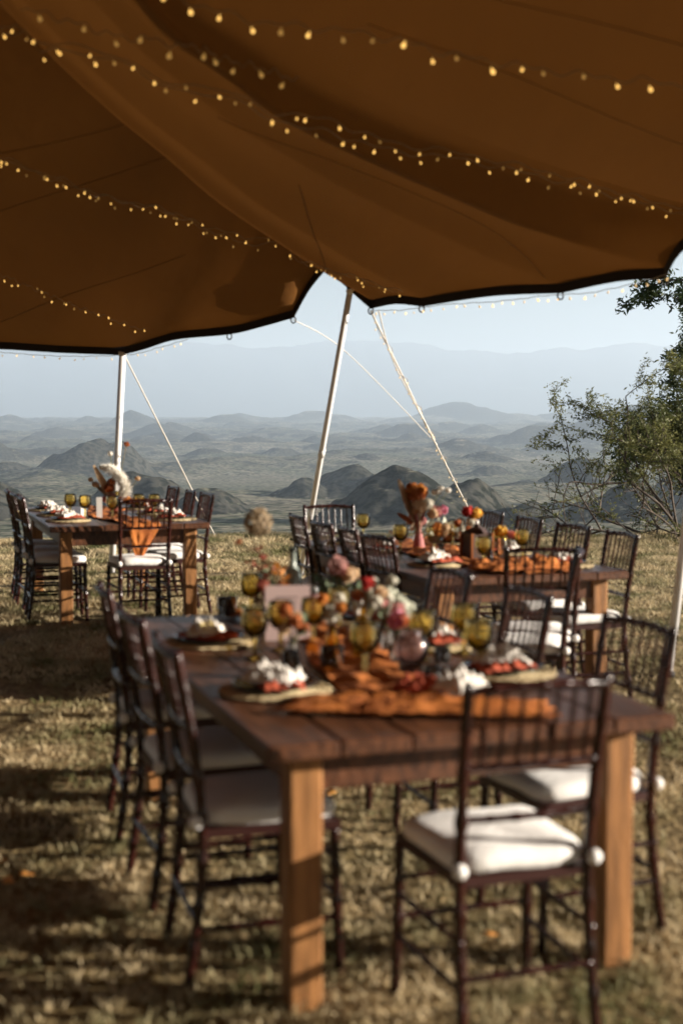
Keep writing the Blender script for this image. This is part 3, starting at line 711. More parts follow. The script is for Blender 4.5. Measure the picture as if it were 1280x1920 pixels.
def mk_goblet(name):
    o = empty(name)
    MB().lathe([(0, 0), (.036, 0), (.037, .003), (.022, .007), (.009, .014), (.0075, .03), (.011, .036), (.0075, .042), (.0075, .06), (.012, .068), (0, .070)], 24).build('stem', M['amber'], o, True)
    mb = MB(); mb.lathe([(.004, .070), (.022, .074), (.036, .088), (.0425, .108), (.044, .13), (.042, .152), (.0405, .165), (.039, .165), (.0405, .15), (.042, .13), (.0405, .11), (.034, .092), (.02, .079), (.004, .076)], 32, mod=lambda w, r_, z: 1 + .012 * math.cos(w * 12))
    mb.build('bowl', M['amber_bowl'], o, True); MB().lathe([(0, .0785), (.018, .081), (.032, .094), (.0385, .109), (.036, .113), (0, .112)], 24).build('bowl_glow', M['bowl_glow'], o, True); return o  # inner amber body is added: focused light built as a shape, no liquid
def mk_votive(name):
    o = empty(name)
    MB().lathe([(0, 0), (.036, 0), (.038, .004), (.039, .075), (.0365, .075), (.0355, .006), (0, .005)], 28).build('glass', M['clear'], o, True)
    MB().lathe([(0, .007), (.033, .007), (.034, .058), (.03, .060), (0, .058)], 24).build('candle', M['wax'], o, True)
    MB().tube([(0, 0, .056), (.001, 0, .07)], .0012, 5).build('wick', M['hem'], o); return o
def mk_globe(name):
    return MB().lathe([(.022, 0), (.036, .004), (.052, .022), (.060, .05), (.056, .08), (.042, .104), (.034, .112), (.036, .12), (.033, .12), (.031, .111), (.039, .102), (.053, .079), (.057, .05), (.049, .024), (.034, .008), (.0, .006)], 32).build(name, M['rose_glass'], None, True)
def petals(R0, n, size, squash=1, curl=.4, mb=None, c=(0, 0, 0), seed=0):
    mb = mb or MB(); rg = random.Random(seed); cc = Vector(c)
    for i in range(n):
        z = 1 - 2 * (i + .5) / n; a = i * 2.39996; r_ = math.sqrt(max(0, 1 - z * z)); d = Vector((r_ * math.cos(a), r_ * math.sin(a), z)); d = (d + Vector((rg.uniform(-.2, .2), rg.uniform(-.2, .2), rg.uniform(-.2, .2)))).normalized()
        s_ = d.orthogonal().normalized(); s_.rotate(Matrix.Rotation(rg.uniform(0, 6.28), 4, d)); t = d.cross(s_); sz = size * rg.uniform(.7, 1.25); p = d * R0 * rg.uniform(.78, 1.05); p.z *= squash; p += cc
        v = []
        for (u, w, k) in ((-.5, -.5, 0), (0, -.62, .12), (.5, -.5, 0), (.62, 0, -.1), (.5, .5, curl * .7), (0, .62, curl), (-.5, .5, curl * .7), (-.62, 0, -.1), (0, 0, .08)):
            v.append(p + s_ * u * sz + t * w * sz + d * k * sz)
        mb.add(v, [(i_, (i_ + 1) % 8, 8) for i_ in range(8)])
    return mb
def bloom(o, c, r_, m, n=40, size=None, squash=.85, name='bloom', seed=1):
    return petals(r_, n, size or r_ * .75, squash, mb=MB(), c=c, seed=seed).build(name, M[m], o, True)
def stem(o, pts, r_=.0025, m='stem', name='stem'):
    P = curve(pts, 14); return MB().tube(P, r_, 5).build(name, M[m], o, True)
def vase(o, prof, m, name='vase', n=24, mod=None):
    return MB().lathe(prof, n, mod=mod).build(name, M[m], o, True)
def leafy(o, c0, c1, n, size, m, name='leaf_spray', seed=0):
    rg = random.Random(seed); mb = MB(); a, b = Vector(c0), Vector(c1); ax = (b - a)
    mb.tube([a, a.lerp(b, .5), b], .0018, 4)
    for i in range(n):
        p = a.lerp(b, .2 + .8 * (i + .5) / n); d = Vector((rg.uniform(-1, 1), rg.uniform(-1, 1), rg.uniform(-.3, .8))).normalized(); s_ = d.orthogonal().normalized(); q = size * rg.uniform(.7, 1.3)
        mb.add([p, p + d * q * .5 + s_ * q * .28, p + d * q, p + d * q * .5 - s_ * q * .28], [(0, 1, 2, 3)])
    return mb.build(name, M[m], o)
def group_at(name, t, a, b, label, cat, rz=0):
    o = empty(name, at(t, a, b), rz, label, cat); return o

GS = 'place settings on the '
def setting(t, a, b, who, seed, white=True, face=0):
    g = GS + tabname[t]
    inst('charger', t, a, b, mk_charger, f'round woven straw charger {who}', 'charger', g, 0, seed)
    inst('plate', t, a, b, mk_plate, f'black dinner plate on the straw charger {who}', 'plate', g, .0115, 0)
    cloth('napkin', .20, .13, .05, seed, M['red_napkin'], t, a + .02 * math.cos(seed), b - .03, f'crumpled terracotta napkin {who}', 'napkin', .020, seed + .5, g)
    if white: cloth('napkin', .17, .12, .085, seed + 4, M['white_napkin'], t, a - .01, b + .02 * math.sin(seed * 3), f'bunched ivory napkin {who}', 'napkin', .028, seed * 2.1, g, 7)

# near table
setting(TN, .21, .67, 'at the shaded-side place nearest the menu-card table head', 1.3)
setting(TN, .22, 1.62, 'at the shaded-side place beyond the standing menu card', 2.2)
setting(TN, 1.00, .72, 'at the sunny-side place nearest the menu-card table head', 3.1)
setting(TN, .99, 1.30, 'at the second sunny-side place of the menu-card table', 4.7)
setting(TN, .98, 1.98, 'at the third sunny-side place of the menu-card table', 5.3)
cloth('napkin', .13, .10, .07, 6.1, M['red_napkin'], TN, .60, .47, 'terracotta napkin dropped on the rust runner near the table head', 'napkin', .012, .3)
cloth('napkin', .17, .11, .10, 8.2, M['white_napkin'], TN, .72, .43, 'ivory napkin dropped on the rust runner near the table head', 'napkin', .014, .9, folds=7)
gl = [(.55, .80, 'at the centre of the runner before the amber bottle'), (.92, .73, 'beside the sunny-side plate nearest the menu-card table head'), (1.03, 1.10, 'between the two sunny-side plates of the menu-card table'), (.43, 1.38, 'standing before the menu card'), (.57, 1.43, 'at the edge of the menu card'), (.55, 2.26, 'at the valley end of the menu-card table')]
for i, (a, b, w) in enumerate(gl): inst('goblet', TN, a, b, mk_goblet, f'amber glass goblet {w}', 'goblet', 'amber goblets', 0, i * 1.1, 1.08)
inst('votive', TN, .49, .97, mk_votive, 'candle in a clear glass cup beside the amber bottle', 'candle')
inst('votive', TN, .33, .90, mk_votive, 'small candle glass at the rim of the straw charger', 'candle', None, 0, 0, .75)
inst('globe_vase', TN, .77, .95, mk_globe, 'rose tinted round glass vase on the rust runner', 'vase')
def runner(t, b0, b1, a_c, wid, name, label, hang=0, seed=3):
    nu = 90; nv = 26; P = []
    for i in range(nu):
        u = i / (nu - 1); b = b0 + (b1 - b0) * u; row = []
        for j in range(nv):
            v = j / (nv - 1) * 2 - 1; ww = wid * (1 if b < 0 else 1) * (1 + .25 * mnoise.noise(Vector((b * 2.2 + seed, 0, 1)))); a = a_c + .07 * math.sin(b * 3 + seed) + v * ww / 2 + .03 * mnoise.noise(Vector((b * 6, v * 3, seed)))
            q = mnoise.fractal(Vector((a * 9 + seed, b * 4, seed)), 1, 2, 3); q2 = mnoise.noise(Vector((a * 14, b * 7 + a * 6, seed + 4)))
            z = TH + .004 + .030 * abs(q) + .022 * max(0, q2); bb = b
            if b < -.008: z = TH + .006 + (b + .008) * 1.0 - 0; bb = -.014 - .02 * abs(q) - .012 * abs(q2); a = a_c + (a - a_c) * max(.05, 1 + (b + .008) * 3.2) - b * .10
            row.append((a, bb, z))
        P.append(row)
    mb = MB().grid(P); o = mb.build(name, M['rust_cloth'], None, True); o.location = t.location; o.rotation_euler = (0, 0, ROT); md = o.modifiers.new('thick', 'SOLIDIFY'); md.thickness = .0025
    return tag(o, label, 'runner')
runner(TN, .36, 2.3, .60, .26, 'table_runner', 'crumpled rust gauze runner along the menu-card table')
cloth('gathered_cloth', .74, .20, .055, 11.3, M['rust_cloth'], TN, .52, .27, 'gathered rust gauze bunched at the head of the menu-card table', 'cloth', .004, -.12, folds=14)
# menu card
o = group_at('menu_card', TN, .51, 1.56, 'blush menu card standing upright behind the amber goblet', 'card', ROT - R(10))
MB().box((0, .012, .105), (.170, .004, .210), 0).build('panel', M['card'], o)
for k in range(6): MB().box((-.005 + .004 * (k % 3), .0096, .165 - k * .019), (.085 - .015 * (k % 3), .0006, .004)).build('print_line', M['card_dark'], o)
MB().box((0, .05, .035), (.06, .06, .004)).build('stand', M['card_dark'], o)
# amber bottle with red bloom
o = group_at('bottle_vase', TN, .66, 1.13, 'tall amber bottle holding a red flower', 'vase')
vase(o, [(0, 0), (.036, 0), (.038, .006), (.038, .10), (.03, .125), (.014, .15), (.012, .18), (.015, .185), (.012, .187), (.0095, .18), (.0, .178)], 'amber_dark', 'bottle')
stem(o, [(0, 0, .02), (.004, 0, .15), (.012, .01, .24)]); bloom(o, (.012, .01, .262), .021, 'p_red', 26, seed=3)
for i, (dx, dy, dz) in enumerate(((.045, .01, .20), (-.02, .03, .215), (.06, .02, .225))): stem(o, [(0, 0, .1), (dx * .5, dy * .5, .17), (dx, dy, dz)]); bloom(o, (dx, dy, dz), .022, ('p_white', 'p_rust', 'p_beige')[i], 22, seed=i)
o = group_at('bud_vase', TN, .76, 1.05, 'slim glass bud vase with one bright pink flower', 'vase')
vase(o, [(0, 0), (.022, 0), (.024, .004), (.018, .05), (.012, .085), (.015, .092), (.012, .092), (.010, .084), (.015, .05), (0, .008)], 'clear'); stem(o, [(0, 0, .01), (.002, 0, .08), (0, 0, .125)]); bloom(o, (0, 0, .140), .030, 'p_pink', 34, seed=5)
o = group_at('hydrangea_arrangement', TN, .90, 1.52, 'big mass of pale sage hydrangeas in a dark bowl', 'flowers'); o.scale = (.64, .64, .66)
vase(o, [(0, 0), (.05, 0), (.075, .03), (.08, .07), (.07, .10), (.066, .098), (.074, .07), (.0, .02)], 'dark_glass', 'bowl')
for i, (dx, dy, dz, rr_) in enumerate(((-.06, 0, .17, .075), (.05, .02, .18, .075), (0, -.04, .13, .07), (-.01, .04, .235, .065), (.10, -.03, .12, .055), (.11, .05, .16, .05), (-.10, .02, .22, .04))):
    stem(o, [(0, 0, .05), (dx * .6, dy * .6, dz * .6), (dx, dy, dz)]); bloom(o, (dx, dy, dz), rr_, 'p_sage', 110, .028, seed=20 + i)
for i, (dx, dy, dz) in enumerate(((-.13, 0, .285), (-.09, .05, .31), (.02, .02, .33))): stem(o, [(0, 0, .1), (dx * .7, dy, dz * .7), (dx, dy, dz)]); bloom(o, (dx, dy, dz), .026, 'p_white', 26, .03, seed=40 + i)
# far end of the near table
o = group_at('dried_arrangement', TN, .64, 2.02, 'dark vase of dried stems with a round seed pod and red sprigs', 'flowers')
vase(o, [(0, 0), (.04, 0), (.05, .03), (.045, .08), (.022, .12), (.025, .13), (.02, .13), (.018, .118), (0, .05)], 'dark_glass')
stem(o, [(0, 0, .05), (-.06, 0, .20), (-.115, .02, .37)], .0045); bloom(o, (-.12, .02, .415), .056, 'p_tan', 150, .016, 1.05, 'seed_pod', 9)
for i, (dx, dz) in enumerate(((-.10, .27), (-.16, .25), (-.13, .31))): leafy(o, (-.01, 0, .12), (dx, .02 * i, dz), 22, .03, 'p_darkred', 'sprig', 50 + i)
leafy(o, (.0, 0, .12), (-.11, .03, .19), 14, .05, 'p_green', 'leaf_spray', 61)
stem(o, [(0, 0, .1), (-.06, 0, .22), (-.20, .0, .33)]); bloom(o, (-.20, 0, .335), .014, 'p_rust', 14, seed=8)
leafy(o, (-.01, 0, .1), (-.03, -.02, .235), 10, .045, 'p_orange', 'dried_leaf', 66)
o = group_at('wine_bottle', TN, .70, 2.14, 'dark wine bottle standing behind the plum pillar candle', 'bottle')
vase(o, [(0, 0), (.036, 0), (.038, .005), (.038, .17), (.030, .20), (.014, .225), (.0135, .28), (.016, .282), (.016, .295), (0, .296)], 'cork', 'glass'); MB().lathe([(0, .282), (.0165, .282), (.0165, .30), (0, .301)], 16).build('cap', M['dark_glass'], o, True)
o = group_at('pillar_candle', TN, .74, 2.00, 'plum pillar candle with a pale glass top beside the menu card', 'candle'); MB().lathe([(0, 0), (.036, 0), (.038, .004), (.038, .115), (.034, .12), (0, .117)], 26).build('wax', M['plum_wax'], o, True); MB().lathe([(.037, .118), (.034, .145), (.02, .160), (.018, .158), (.031, .144), (.034, .118)], 20).build('shade', M['clear'], o, True)
o = group_at('rose_vase', TN, .86, 2.02, 'blush rose and grey green leaves in a short vase', 'flowers'); vase(o, [(0, 0), (.03, 0), (.035, .04), (.028, .09), (.03, .10), (.026, .10), (.024, .088), (0, .04)], 'clear'); stem(o, [(0, 0, .04), (0, 0, .2)]); bloom(o, (0, 0, .225), .036, 'p_blush', 50, .03, seed=71)
for i in range(5): leafy(o, (0, 0, .08), (.09 * math.cos(i * 1.3 + 2.2), .05 * math.sin(i * 1.3), .14 + .02 * (i % 3)), 12, .05, 'p_green', 'leaf_spray', 80 + i)
bloom(o, (.05, .02, .19), .034, 'p_beige', 30, seed=72)
inst('tumbler', TN, .45, 2.28, mk_votive, 'candle cup at the valley end beside the dark dried vase', 'candle', None, 0, 0, 1.1)

# smaller clutter along the middle of the near table
for i, (a, b, m1, m2, lab) in enumerate(((.40, 1.12, 'p_rust', 'p_beige', 'small glass of rust and beige dried flowers beside the candle cup'), (.62, 1.36, 'p_white', 'p_orange', 'small glass of white and orange flowers behind the amber bottle'), (.80, 1.26, 'p_mauve', 'p_white', 'small glass of mauve flowers beside the hydrangeas'), (.50, 1.82, 'p_darkred', 'p_tan', 'small glass of dark red dried flowers behind the menu card'))):
    o = group_at('bud_vase', TN, a, b, lab, 'vase', i); vase(o, [(0, 0), (.022, 0), (.026, .02), (.02, .06), (.014, .08), (.017, .088), (.014, .088), (.011, .08), (0, .02)], ('clear', 'amber_dark')[i % 2])
    for k in range(5):
        w = k * 1.26 + i; dx, dy, dz = .035 * math.cos(w), .035 * math.sin(w), .12 + .03 * ((k * 7 + i) % 3); stem(o, [(0, 0, .05), (dx * .4, dy * .4, dz * .7), (dx, dy, dz)]); bloom(o, (dx, dy, dz), .017 + .004 * (k % 3), (m1, m2)[k % 2], 26, .016, seed=200 + i * 9 + k)
    leafy(o, (0, 0, .07), (.05 * math.cos(i), .05 * math.sin(i), .15), 12, .035, ('p_green', 'p_sage')[i % 2], 'leaf_spray', 230 + i)
for i, (a, b, w) in enumerate(((.30, 1.25, 'at the rim of the plate beyond the menu card'), (.84, 1.02, 'next to the rose tinted glass vase'), (.78, 1.75, 'behind the hydrangeas'))): inst('goblet', TN, a, b, mk_goblet, f'amber glass goblet {w}', 'goblet', 'amber goblets', 0, i * 1.7, 1.05)
for i, (a, b, w) in enumerate(((.70, .60, 'beside the ivory napkin on the rust runner'), (.36, 1.02, 'beside the small rust and beige flowers'), (.86, .90, 'beside the amber goblet of the first sunny-side place'))):
    inst('votive', TN, a, b, mk_votive, f'small candle glass {w}', 'candle', 'candle glasses', .01, 0, .7)

# right table
setting(TR, .30, .62, 'at the shaded-side place nearest the bouquet table head', 6.2)
setting(TR, .28, 1.55, 'at the second shaded-side place of the bouquet table', 7.4)
setting(TR, .30, 2.15, 'at the third shaded-side place of the bouquet table', 8.1)
setting(TR, .98, .36, 'at the sunny-side place nearest the bouquet table head', 9.3)
setting(TR, .98, 1.15, 'at the second sunny-side place of the bouquet table', 10.2)
setting(TR, .98, 1.90, 'at the third sunny-side place of the bouquet table', 11.7)
gl = [(.47, 2.38, 'at the valley end of the bouquet table'), (.36, 1.36, 'beside the second shaded-side plate of the bouquet table'), (.50, 1.14, 'close to the foot of the dried bouquet'), (.48, .36, 'on the runner before the brown lantern'), (.93, .78, 'between the sunny-side plates of the bouquet table'), (.85, .92, 'next to the ribbed silver vase'), (.80, 1.55, 'beyond the ribbed silver vase')]
for i, (a, b, w) in enumerate(gl): inst('goblet', TR, a, b, mk_goblet, f'amber glass goblet {w}', 'goblet', 'amber goblets', 0, i * .9, 1.1)
runner(TR, .02, 2.3, .62, .42, 'table_runner', 'crumpled rust gauze runner along the bouquet table', seed=7.7)
cloth('gathered_cloth', .60, .30, .09, 13.1, M['rust_cloth'], TR, .66, .26, 'gathered rust gauze bunched near the head of the bouquet table', 'cloth', .004, .4, folds=8)
o = group_at('dried_bouquet', TR, .54, 1.50, 'tall dried bouquet with pink stems, beige husk and orange blooms', 'flowers')
vase(o, [(0, 0), (.035, 0), (.04, .02), (.03, .07), (.022, .10), (.025, .11), (.02, .11), (.018, .1), (0, .05)], 'p_mauve')
for i in range(9):
    w = i * .7; stem(o, [(0, 0, .05), (.012 * math.cos(w), .012 * math.sin(w), .15), (.045 * math.cos(w), .045 * math.sin(w), .30)], .006, ('p_mauve', 'p_beige', 'p_mauve')[i % 3])
def husk(o, a, b, w, m, name='husk', seed=0):
    A, B = Vector(a), Vector(b); rg = random.Random(seed); s_ = (B - A).orthogonal().normalized(); P = []
    for i in range(10):
        t = i / 9; ww = w * math.sin(math.pi * (.12 + .80 * t)) ; P.append([A.lerp(B, t) + s_ * ww * k + (B - A).cross(s_).normalized() * (.25 * ww * (1 - k * k) + rg.uniform(-.002, .002)) for k in (-1, -.5, 0, .5, 1)])
    ob = MB().grid(P).build(name, M[m], o, True); md = ob.modifiers.new('t', 'SOLIDIFY'); md.thickness = .004; return ob
husk(o, (-.02, 0, .18), (-.13, 0, .46), .032, 'p_beige', seed=1); husk(o, (-.01, -.01, .16), (-.115, .02, .40), .026, 'p_beige', seed=2); husk(o, (0, .01, .15), (-.14, .01, .24), .02, 'p_rust', seed=3)
for i, (dx, dy, dz, rr_, m) in enumerate(((-.02, 0, .35, .050, 'p_rust'), (-.045, .02, .39, .040, 'p_orange'), (.015, .02, .385, .036, 'p_orange'), (0, -.02, .29, .045, 'p_beige'), (.05, 0, .30, .038, 'p_white'), (.12, .02, .25, .034, 'p_mauve'), (.16, .03, .26, .026, 'p_pink'), (.09, -.02, .24, .03, 'p_beige'))):
    stem(o, [(0, 0, .1), (dx * .5, dy, dz * .6), (dx, dy, dz)]); bloom(o, (dx, dy, dz), rr_, m, 46, rr_ * .62, 1.0, seed=90 + i)
for i, (dx, dz) in enumerate(((.10, .375), (.145, .40), (.125, .38), (.19, .39))): stem(o, [(0, 0, .2), (dx * .7, 0, dz * .8), (dx, .01, dz)], .0016); bloom(o, (dx, .01, dz), .016, 'p_plume', 26, .012, name='tuft', seed=110 + i)
leafy(o, (0, 0, .15), (-.17, .03, .10), 16, .05, 'p_beige', 'dried_leaf', 120); leafy(o, (0, 0, .15), (.20, .03, .17), 22, .05, 'p_sage', 'leaf_spray', 121)
leafy(o, (0, 0, .12), (.24, .06, .12), 22, .05, 'p_tan', 'leaf_spray', 122)
o = group_at('flower_vase', TR, .95, 1.62, 'glass vase with red orange and yellow blooms by the guy rope', 'flowers'); vase(o, [(0, 0), (.03, 0), (.035, .03), (.025, .09), (.028, .10), (.024, .10), (.021, .09), (0, .03)], 'clear')
for i, (dx, dz, m, rr_) in enumerate(((-.01, .235, 'p_red', .040), (.045, .225, 'p_yellow', .036), (.015, .17, 'p_beige', .03), (-.06, .16, 'p_white', .03))): stem(o, [(0, 0, .05), (dx * .5, 0, dz * .6), (dx, 0, dz)]); bloom(o, (dx, 0, dz), rr_, m, 50, rr_ * .6, seed=130 + i)
for i in range(5): leafy(o, (0, 0, .09), (-.09 + .045 * i, .02, .13), 12, .04, 'p_sage', 'leaf_spray', 140 + i)
o = group_at('lantern', TR, .66, .86, 'dark brown box lantern with a copper frame on the rust runner', 'lantern', .4)
MB().box((0, 0, .085), (.13, .13, .15), .004).build('body', M['brown_box'], o); MB().lathe([(.092, .162), (.06, .185), (.02, .20), (.02, .212), (0, .214)], 4).build('roof', M['brown_box'], o)
for sx in (-1, 1):
    for sy in (-1, 1): MB().box((sx * .07, sy * .07, .081), (.013, .013, .162)).build('corner_post', M['copper'], o)
MB().lathe([(0, .212), (.012, .214), (.014, .224), (.008, .236), (0, .238)], 12).build('knob', M['wax'], o, True)
o = group_at('silver_vase', TR, .82, .84, 'ribbed silver vase with a yellow and a pink flower', 'vase'); vase(o, [(0, 0), (.024, 0), (.032, .03), (.034, .07), (.030, .115), (.034, .125), (.029, .125), (.026, .113), (0, .05)], 'silver', 'vase', 48, lambda w, r_, z: 1 + .05 * math.cos(w * 16))
for i, (dx, dz, m, rr_) in enumerate(((-.01, .165, 'p_yellow', .036), (.055, .145, 'p_pink', .026), (.085, .135, 'p_pink', .018))): stem(o, [(0, 0, .08), (dx * .6, 0, dz * .8), (dx, 0, dz)]); bloom(o, (dx, 0, dz), rr_, m, 40, rr_ * .65, seed=150 + i)

for i, (a, b, m1, m2, lab) in enumerate(((.48, .98, 'p_orange', 'p_beige', 'small glass of orange flowers before the dried bouquet'), (.74, 1.22, 'p_white', 'p_rust', 'small glass of white flowers behind the brown lantern'), (.70, 1.95, 'p_mauve', 'p_sage', 'small glass of mauve flowers toward the valley end of the bouquet table'))):
    o = group_at('bud_vase', TR, a, b, lab, 'vase', i); vase(o, [(0, 0), (.022, 0), (.026, .02), (.02, .06), (.014, .08), (.017, .088), (.014, .088), (.011, .08), (0, .02)], ('clear', 'amber_dark')[i % 2])
    for k in range(6):
        w = k * 1.05 + i; dx, dy, dz = .045 * math.cos(w), .045 * math.sin(w), .12 + .035 * ((k * 7 + i) % 3); stem(o, [(0, 0, .05), (dx * .4, dy * .4, dz * .7), (dx, dy, dz)]); bloom(o, (dx, dy, dz), .018 + .004 * (k % 3), (m1, m2)[k % 2], 26, .017, seed=300 + i * 9 + k)
    leafy(o, (0, 0, .07), (-.07, .05 * math.sin(i), .16), 14, .04, 'p_sage', 'leaf_spray', 330 + i)
for i, (a, b, w) in enumerate(((.62, .62, 'at the foot of the brown lantern'), (.40, 1.85, 'between shaded-side plates of the bouquet table'))): inst('votive', TR, a, b, mk_votive, f'candle glass {w}', 'candle', 'candle glasses', .006, 0, .9)

# left table
setting(TLf, .20, .52, 'at the shaded-side place nearest the plume table head', 12.4)
setting(TLf, .20, 1.20, 'at the second shaded-side place of the plume table', 13.6)
setting(TLf, .20, 1.90, 'at the third shaded-side place of the plume table', 14.1)
setting(TLf, 1.01, .42, 'at the sunny-side place nearest the plume table head', 15.5)
setting(TLf, 1.00, 1.12, 'at the second sunny-side place of the plume table', 16.3)
setting(TLf, 1.00, 1.82, 'at the third sunny-side place of the plume table', 17.9)
gl = [(.36, .74, 'beside the white place cards of the plume table'), (.28, 1.02, 'behind the white place cards of the plume table'), (.55, .56, 'on the orange runner before the plume vase'), (.80, .80, 'on the sunny side of the plume vase'), (.92, .76, 'between the sunny-side plates of the plume table'), (.72, 1.3, 'beyond the plume vase on its table')]
for i, (a, b, w) in enumerate(gl): inst('goblet', TLf, a, b, mk_goblet, f'amber glass goblet {w}', 'goblet', 'amber goblets', 0, i * .9, 1.12)
runner(TLf, -.27, 2.2, .62, .28, 'table_runner', 'orange gauze runner hanging over the head of the plume table', seed=1.9)
for i, (a, b, r_) in enumerate(((.37, .90, .2), (.47, .72, -.2))):
    o = group_at('place_card', TLf, a, b, ('white place card leaning beside an amber goblet', 'white place card standing nearer the plume vase')[i], 'card', ROT + r_); MB().box((0, 0, .085), (.045, .003, .17)).build('panel', M['white_card'], o); MB().box((0, .02, .01), (.03, .04, .003)).build('foot', M['white_card'], o)
o = group_at('plume_bouquet', TLf, .66, 1.13, 'dried bouquet with curling white plume, beige husks and rust blooms', 'flowers')
vase(o, [(0, 0), (.04, 0), (.045, .03), (.035, .09), (.028, .11), (.03, .12), (.026, .12), (.024, .11), (0, .05)], 'p_darkred')
def plume(o, pts, r_, seed, m='p_plume', n=900):
    P = curve(pts, 60); rg = random.Random(seed); mb = MB(); mb.tube(P, .002, 5)
    for i in range(n):
        k = rg.random(); j = min(58, int(4 + k * 55)); p = P[j]; t = (P[j + 1] - P[j]).normalized(); d = Vector((rg.gauss(0, 1), rg.gauss(0, 1), rg.gauss(0, 1))).normalized(); d = (d + t * .9).normalized(); L = r_ * (math.sin(math.pi * min(1, .1 + .85 * k)) ** .6) * rg.uniform(.6, 1.1)
        s_ = d.orthogonal().normalized() * .0035; e = p + d * L - Vector((0, 0, L * .25)); mb.add([p - s_, p + s_, e + s_ * .3, e - s_ * .3], [(0, 1, 2, 3)])
    return mb.build('plume', M[m], o)
plume(o, [(.02, 0, .10), (.07, 0, .20), (.06, 0, .30), (-.03, 0, .385), (-.12, 0, .40)], .075, 3, n=1700)
plume(o, [(.02, 0, .10), (.08, -.02, .19), (.085, -.02, .27), (.03, -.02, .34)], .07, 4, n=1500)
husk(o, (-.02, -.02, .13), (-.17, -.02, .41), .032, 'p_beige', seed=5); husk(o, (-.01, .01, .12), (-.12, .01, .30), .024, 'p_beige', seed=6); husk(o, (-.02, .01, .12), (-.19, .01, .27), .018, 'p_tan', seed=7)
for i, (dx, dz, m, rr_) in enumerate(((-.05, .22, 'p_rust', .040), (-.03, .27, 'p_rust', .03), (-.16, .25, 'p_beige', .026), (-.02, .15, 'p_blush', .035), (.05, .13, 'p_darkred', .03), (.10, .12, 'p_orange', .034), (.16, .11, 'p_blush', .03), (.22, .10, 'p_orange', .03), (-.08, .13, 'p_mauve', .03))): stem(o, [(0, 0, .05), (dx * .5, 0, dz * .6), (dx, -.01, dz)]); bloom(o, (dx, -.01, dz), rr_, m, 40, rr_ * .65, seed=160 + i)
for i, (dx, dz, m) in enumerate(((-.035, .505, 'p_plume'), (.10, .585, 'p_rust'), (.19, .30, 'p_beige'), (-.20, .29, 'p_beige'))): stem(o, [(0, 0, .1), (dx * .5, 0, dz * .6), (dx, 0, dz)], .0024); bloom(o, (dx, 0, dz), .020, m, 34, .012, name='tuft', seed=180 + i)

# ------------------------------------------------------------------ trees on the brow
def tree(name, base, limbs, leaf, label, seed, n_leaf=9, lsize=.05, depth=4, spread=.55, r0=.05, droop=0.0, sub=4, lkeep=1.0, bare=None):
    rg = random.Random(seed); t = empty(name, base, 0, label, 'tree'); tips = []
    trunk = MB()
    def grow(p, d, L, r_, lev, fat):
        P = [Vector(p)]; dd = Vector(d).normalized(); n = 7
        for i in range(n):
            dd = (dd + Vector((rg.gauss(0, .13), rg.gauss(0, .13), rg.gauss(0, .12) - droop * .02))).normalized(); P.append(P[-1] + dd * L / n)
            if lev >= depth - 1: tips.append((P[-1].copy(), dd.copy()))
        trunk.tube(P, [r_ * (1 - .5 * i / n) for i in range(n + 1)], max(4, 8 - 2 * lev), False)
        if lev < depth:
            for k in range(sub):
                i = rg.randint(2, n); a = Vector((rg.gauss(0, 1), rg.gauss(0, 1), rg.gauss(.15, .8))).normalized(); grow(P[i], (dd * (1 - spread * .5) + a * spread), L * rg.uniform(.45, .72), r_ * .52, lev + 1, fat)
    for (d, L, r_) in limbs: grow((0, 0, 0), d, L, r_, 1, 1)
    trunk.build('trunk', M['bark'], t, True)
    V, F = [], []
    for p, d in tips:
        if rg.random() > lkeep * (1 if bare is None else min(1, max(.10, (p.z - bare[0]) / (bare[1] - bare[0])))): continue
        for k in range(n_leaf):
            q = p + Vector((rg.gauss(0, 1), rg.gauss(0, 1), rg.gauss(0, .7))) * lsize * .8; a = Vector((rg.gauss(0, 1), rg.gauss(0, 1), rg.gauss(-.25, .6))).normalized(); s_ = a.orthogonal().normalized(); s_.rotate(Matrix.Rotation(rg.uniform(0, 6.28), 3, a)); L = lsize * rg.uniform(.7, 1.5); w = L * .17
            o = len(V); V += [q, q + a * L * .45 + s_ * w, q + a * L, q + a * L * .45 - s_ * w]; F.append((o, o + 1, o + 2, o + 3))
    cr = link('crown', np_mesh('crown', np.array([tuple(v) for v in V]), np.array(F), leaf), t)
    return t
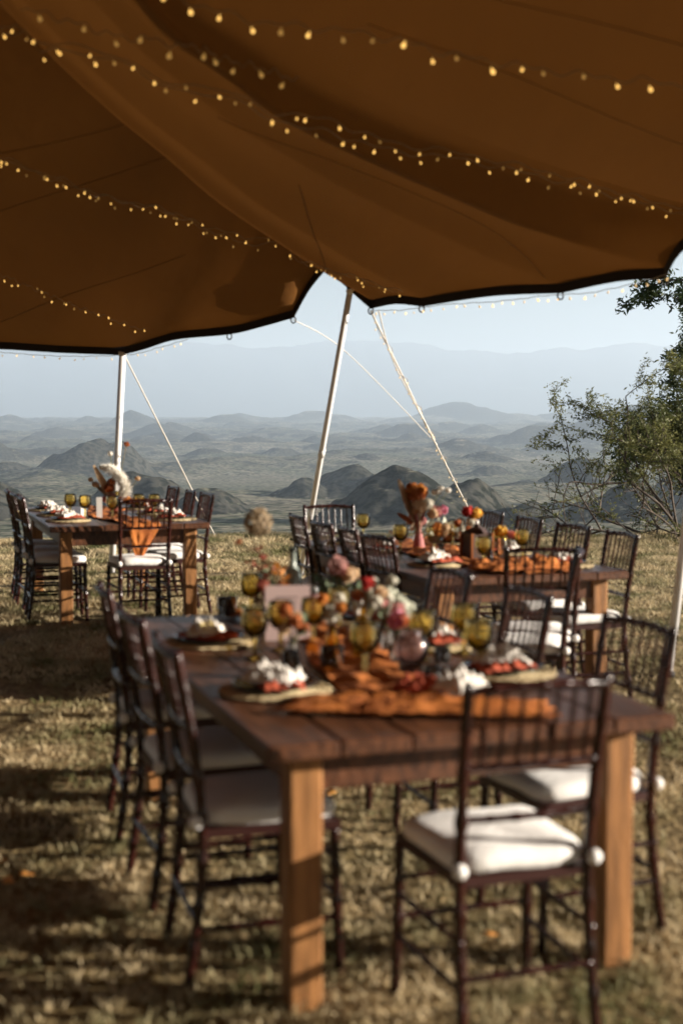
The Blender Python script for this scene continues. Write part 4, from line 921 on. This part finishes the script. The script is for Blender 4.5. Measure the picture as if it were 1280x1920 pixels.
tree('acacia_tree', (4.95, 18.0, lz(4.95, 18.0) - .25), [((-1, -.1, .24), 1.75, .028), ((-1, .1, .44), 1.75, .030), ((-.9, -.1, .66), 1.7, .030), ((-.72, .1, .80), 1.6, .030), ((-.5, 0, .85), 1.5, .028), ((-.9, .2, .16), 1.2, .020), ((-.15, .1, 1), 1.45, .028), ((.5, 0, .8), 1.3, .026), ((-.8, -.25, .55), 1.3, .022)], M['leafA'], 'feathery olive-green acacia with bare twisting lower branches at the lawn edge', 4, n_leaf=13, lsize=.046, depth=4, spread=.60, sub=4, lkeep=1, bare=(.95, 1.6))
tree('evergreen_tree', (6.95, 21.5, lz(6.95, 21.5) - .2), [((-.30, 0, 1), 2.3, .09), ((-.7, 0, .9), 1.8, .07), ((-.7, .1, .6), 1.5, .06), ((-.2, 0, 1), 2.9, .09), ((.3, .2, 1), 2.0, .09), ((0, -.3, 1.1), 2.1, .09), ((.7, 0, .8), 1.6, .07)], M['leafB'], 'dense dark green tree rising behind the feathery acacia', 9, n_leaf=22, lsize=.095, depth=4, spread=.55, sub=4, bare=(.6, 1.2))

# fallen petals and leaves in the grass
fm = None
FL = ['small orange fallen leaf in the cluster beside the shaded-side chairs of the menu-card table'] * 4 + ['orange fallen leaf in the grass under the menu-card table', 'orange fallen leaf in sunlit grass beyond the pale short pole', 'orange fallen leaf beside the head chair legs of the menu-card table', 'orange fallen leaf behind the sunny-side chairs of the menu-card table']
for i, (x, y) in enumerate(((-1.20, 4.62), (-1.24, 4.50), (-1.08, 4.49), (-1.13, 4.43), (-.05, 5.5), (1.9, 5.9), (.45, 3.95), (1.75, 5.2))):
    if fm is None:
        P = crumple(.05, .038, .02, 2.2, 8); fm = MB().grid(P).mesh('fallen_leaf', M['fallen'], True)
    o = link('fallen_leaf', fm); o.location = (x, y, lz(x, y) + .022); o.rotation_euler = (random.uniform(-.4, .4), random.uniform(-.4, .4), i * 1.7); tag(o, FL[i], 'leaf', 'fallen orange leaves on the lawn')
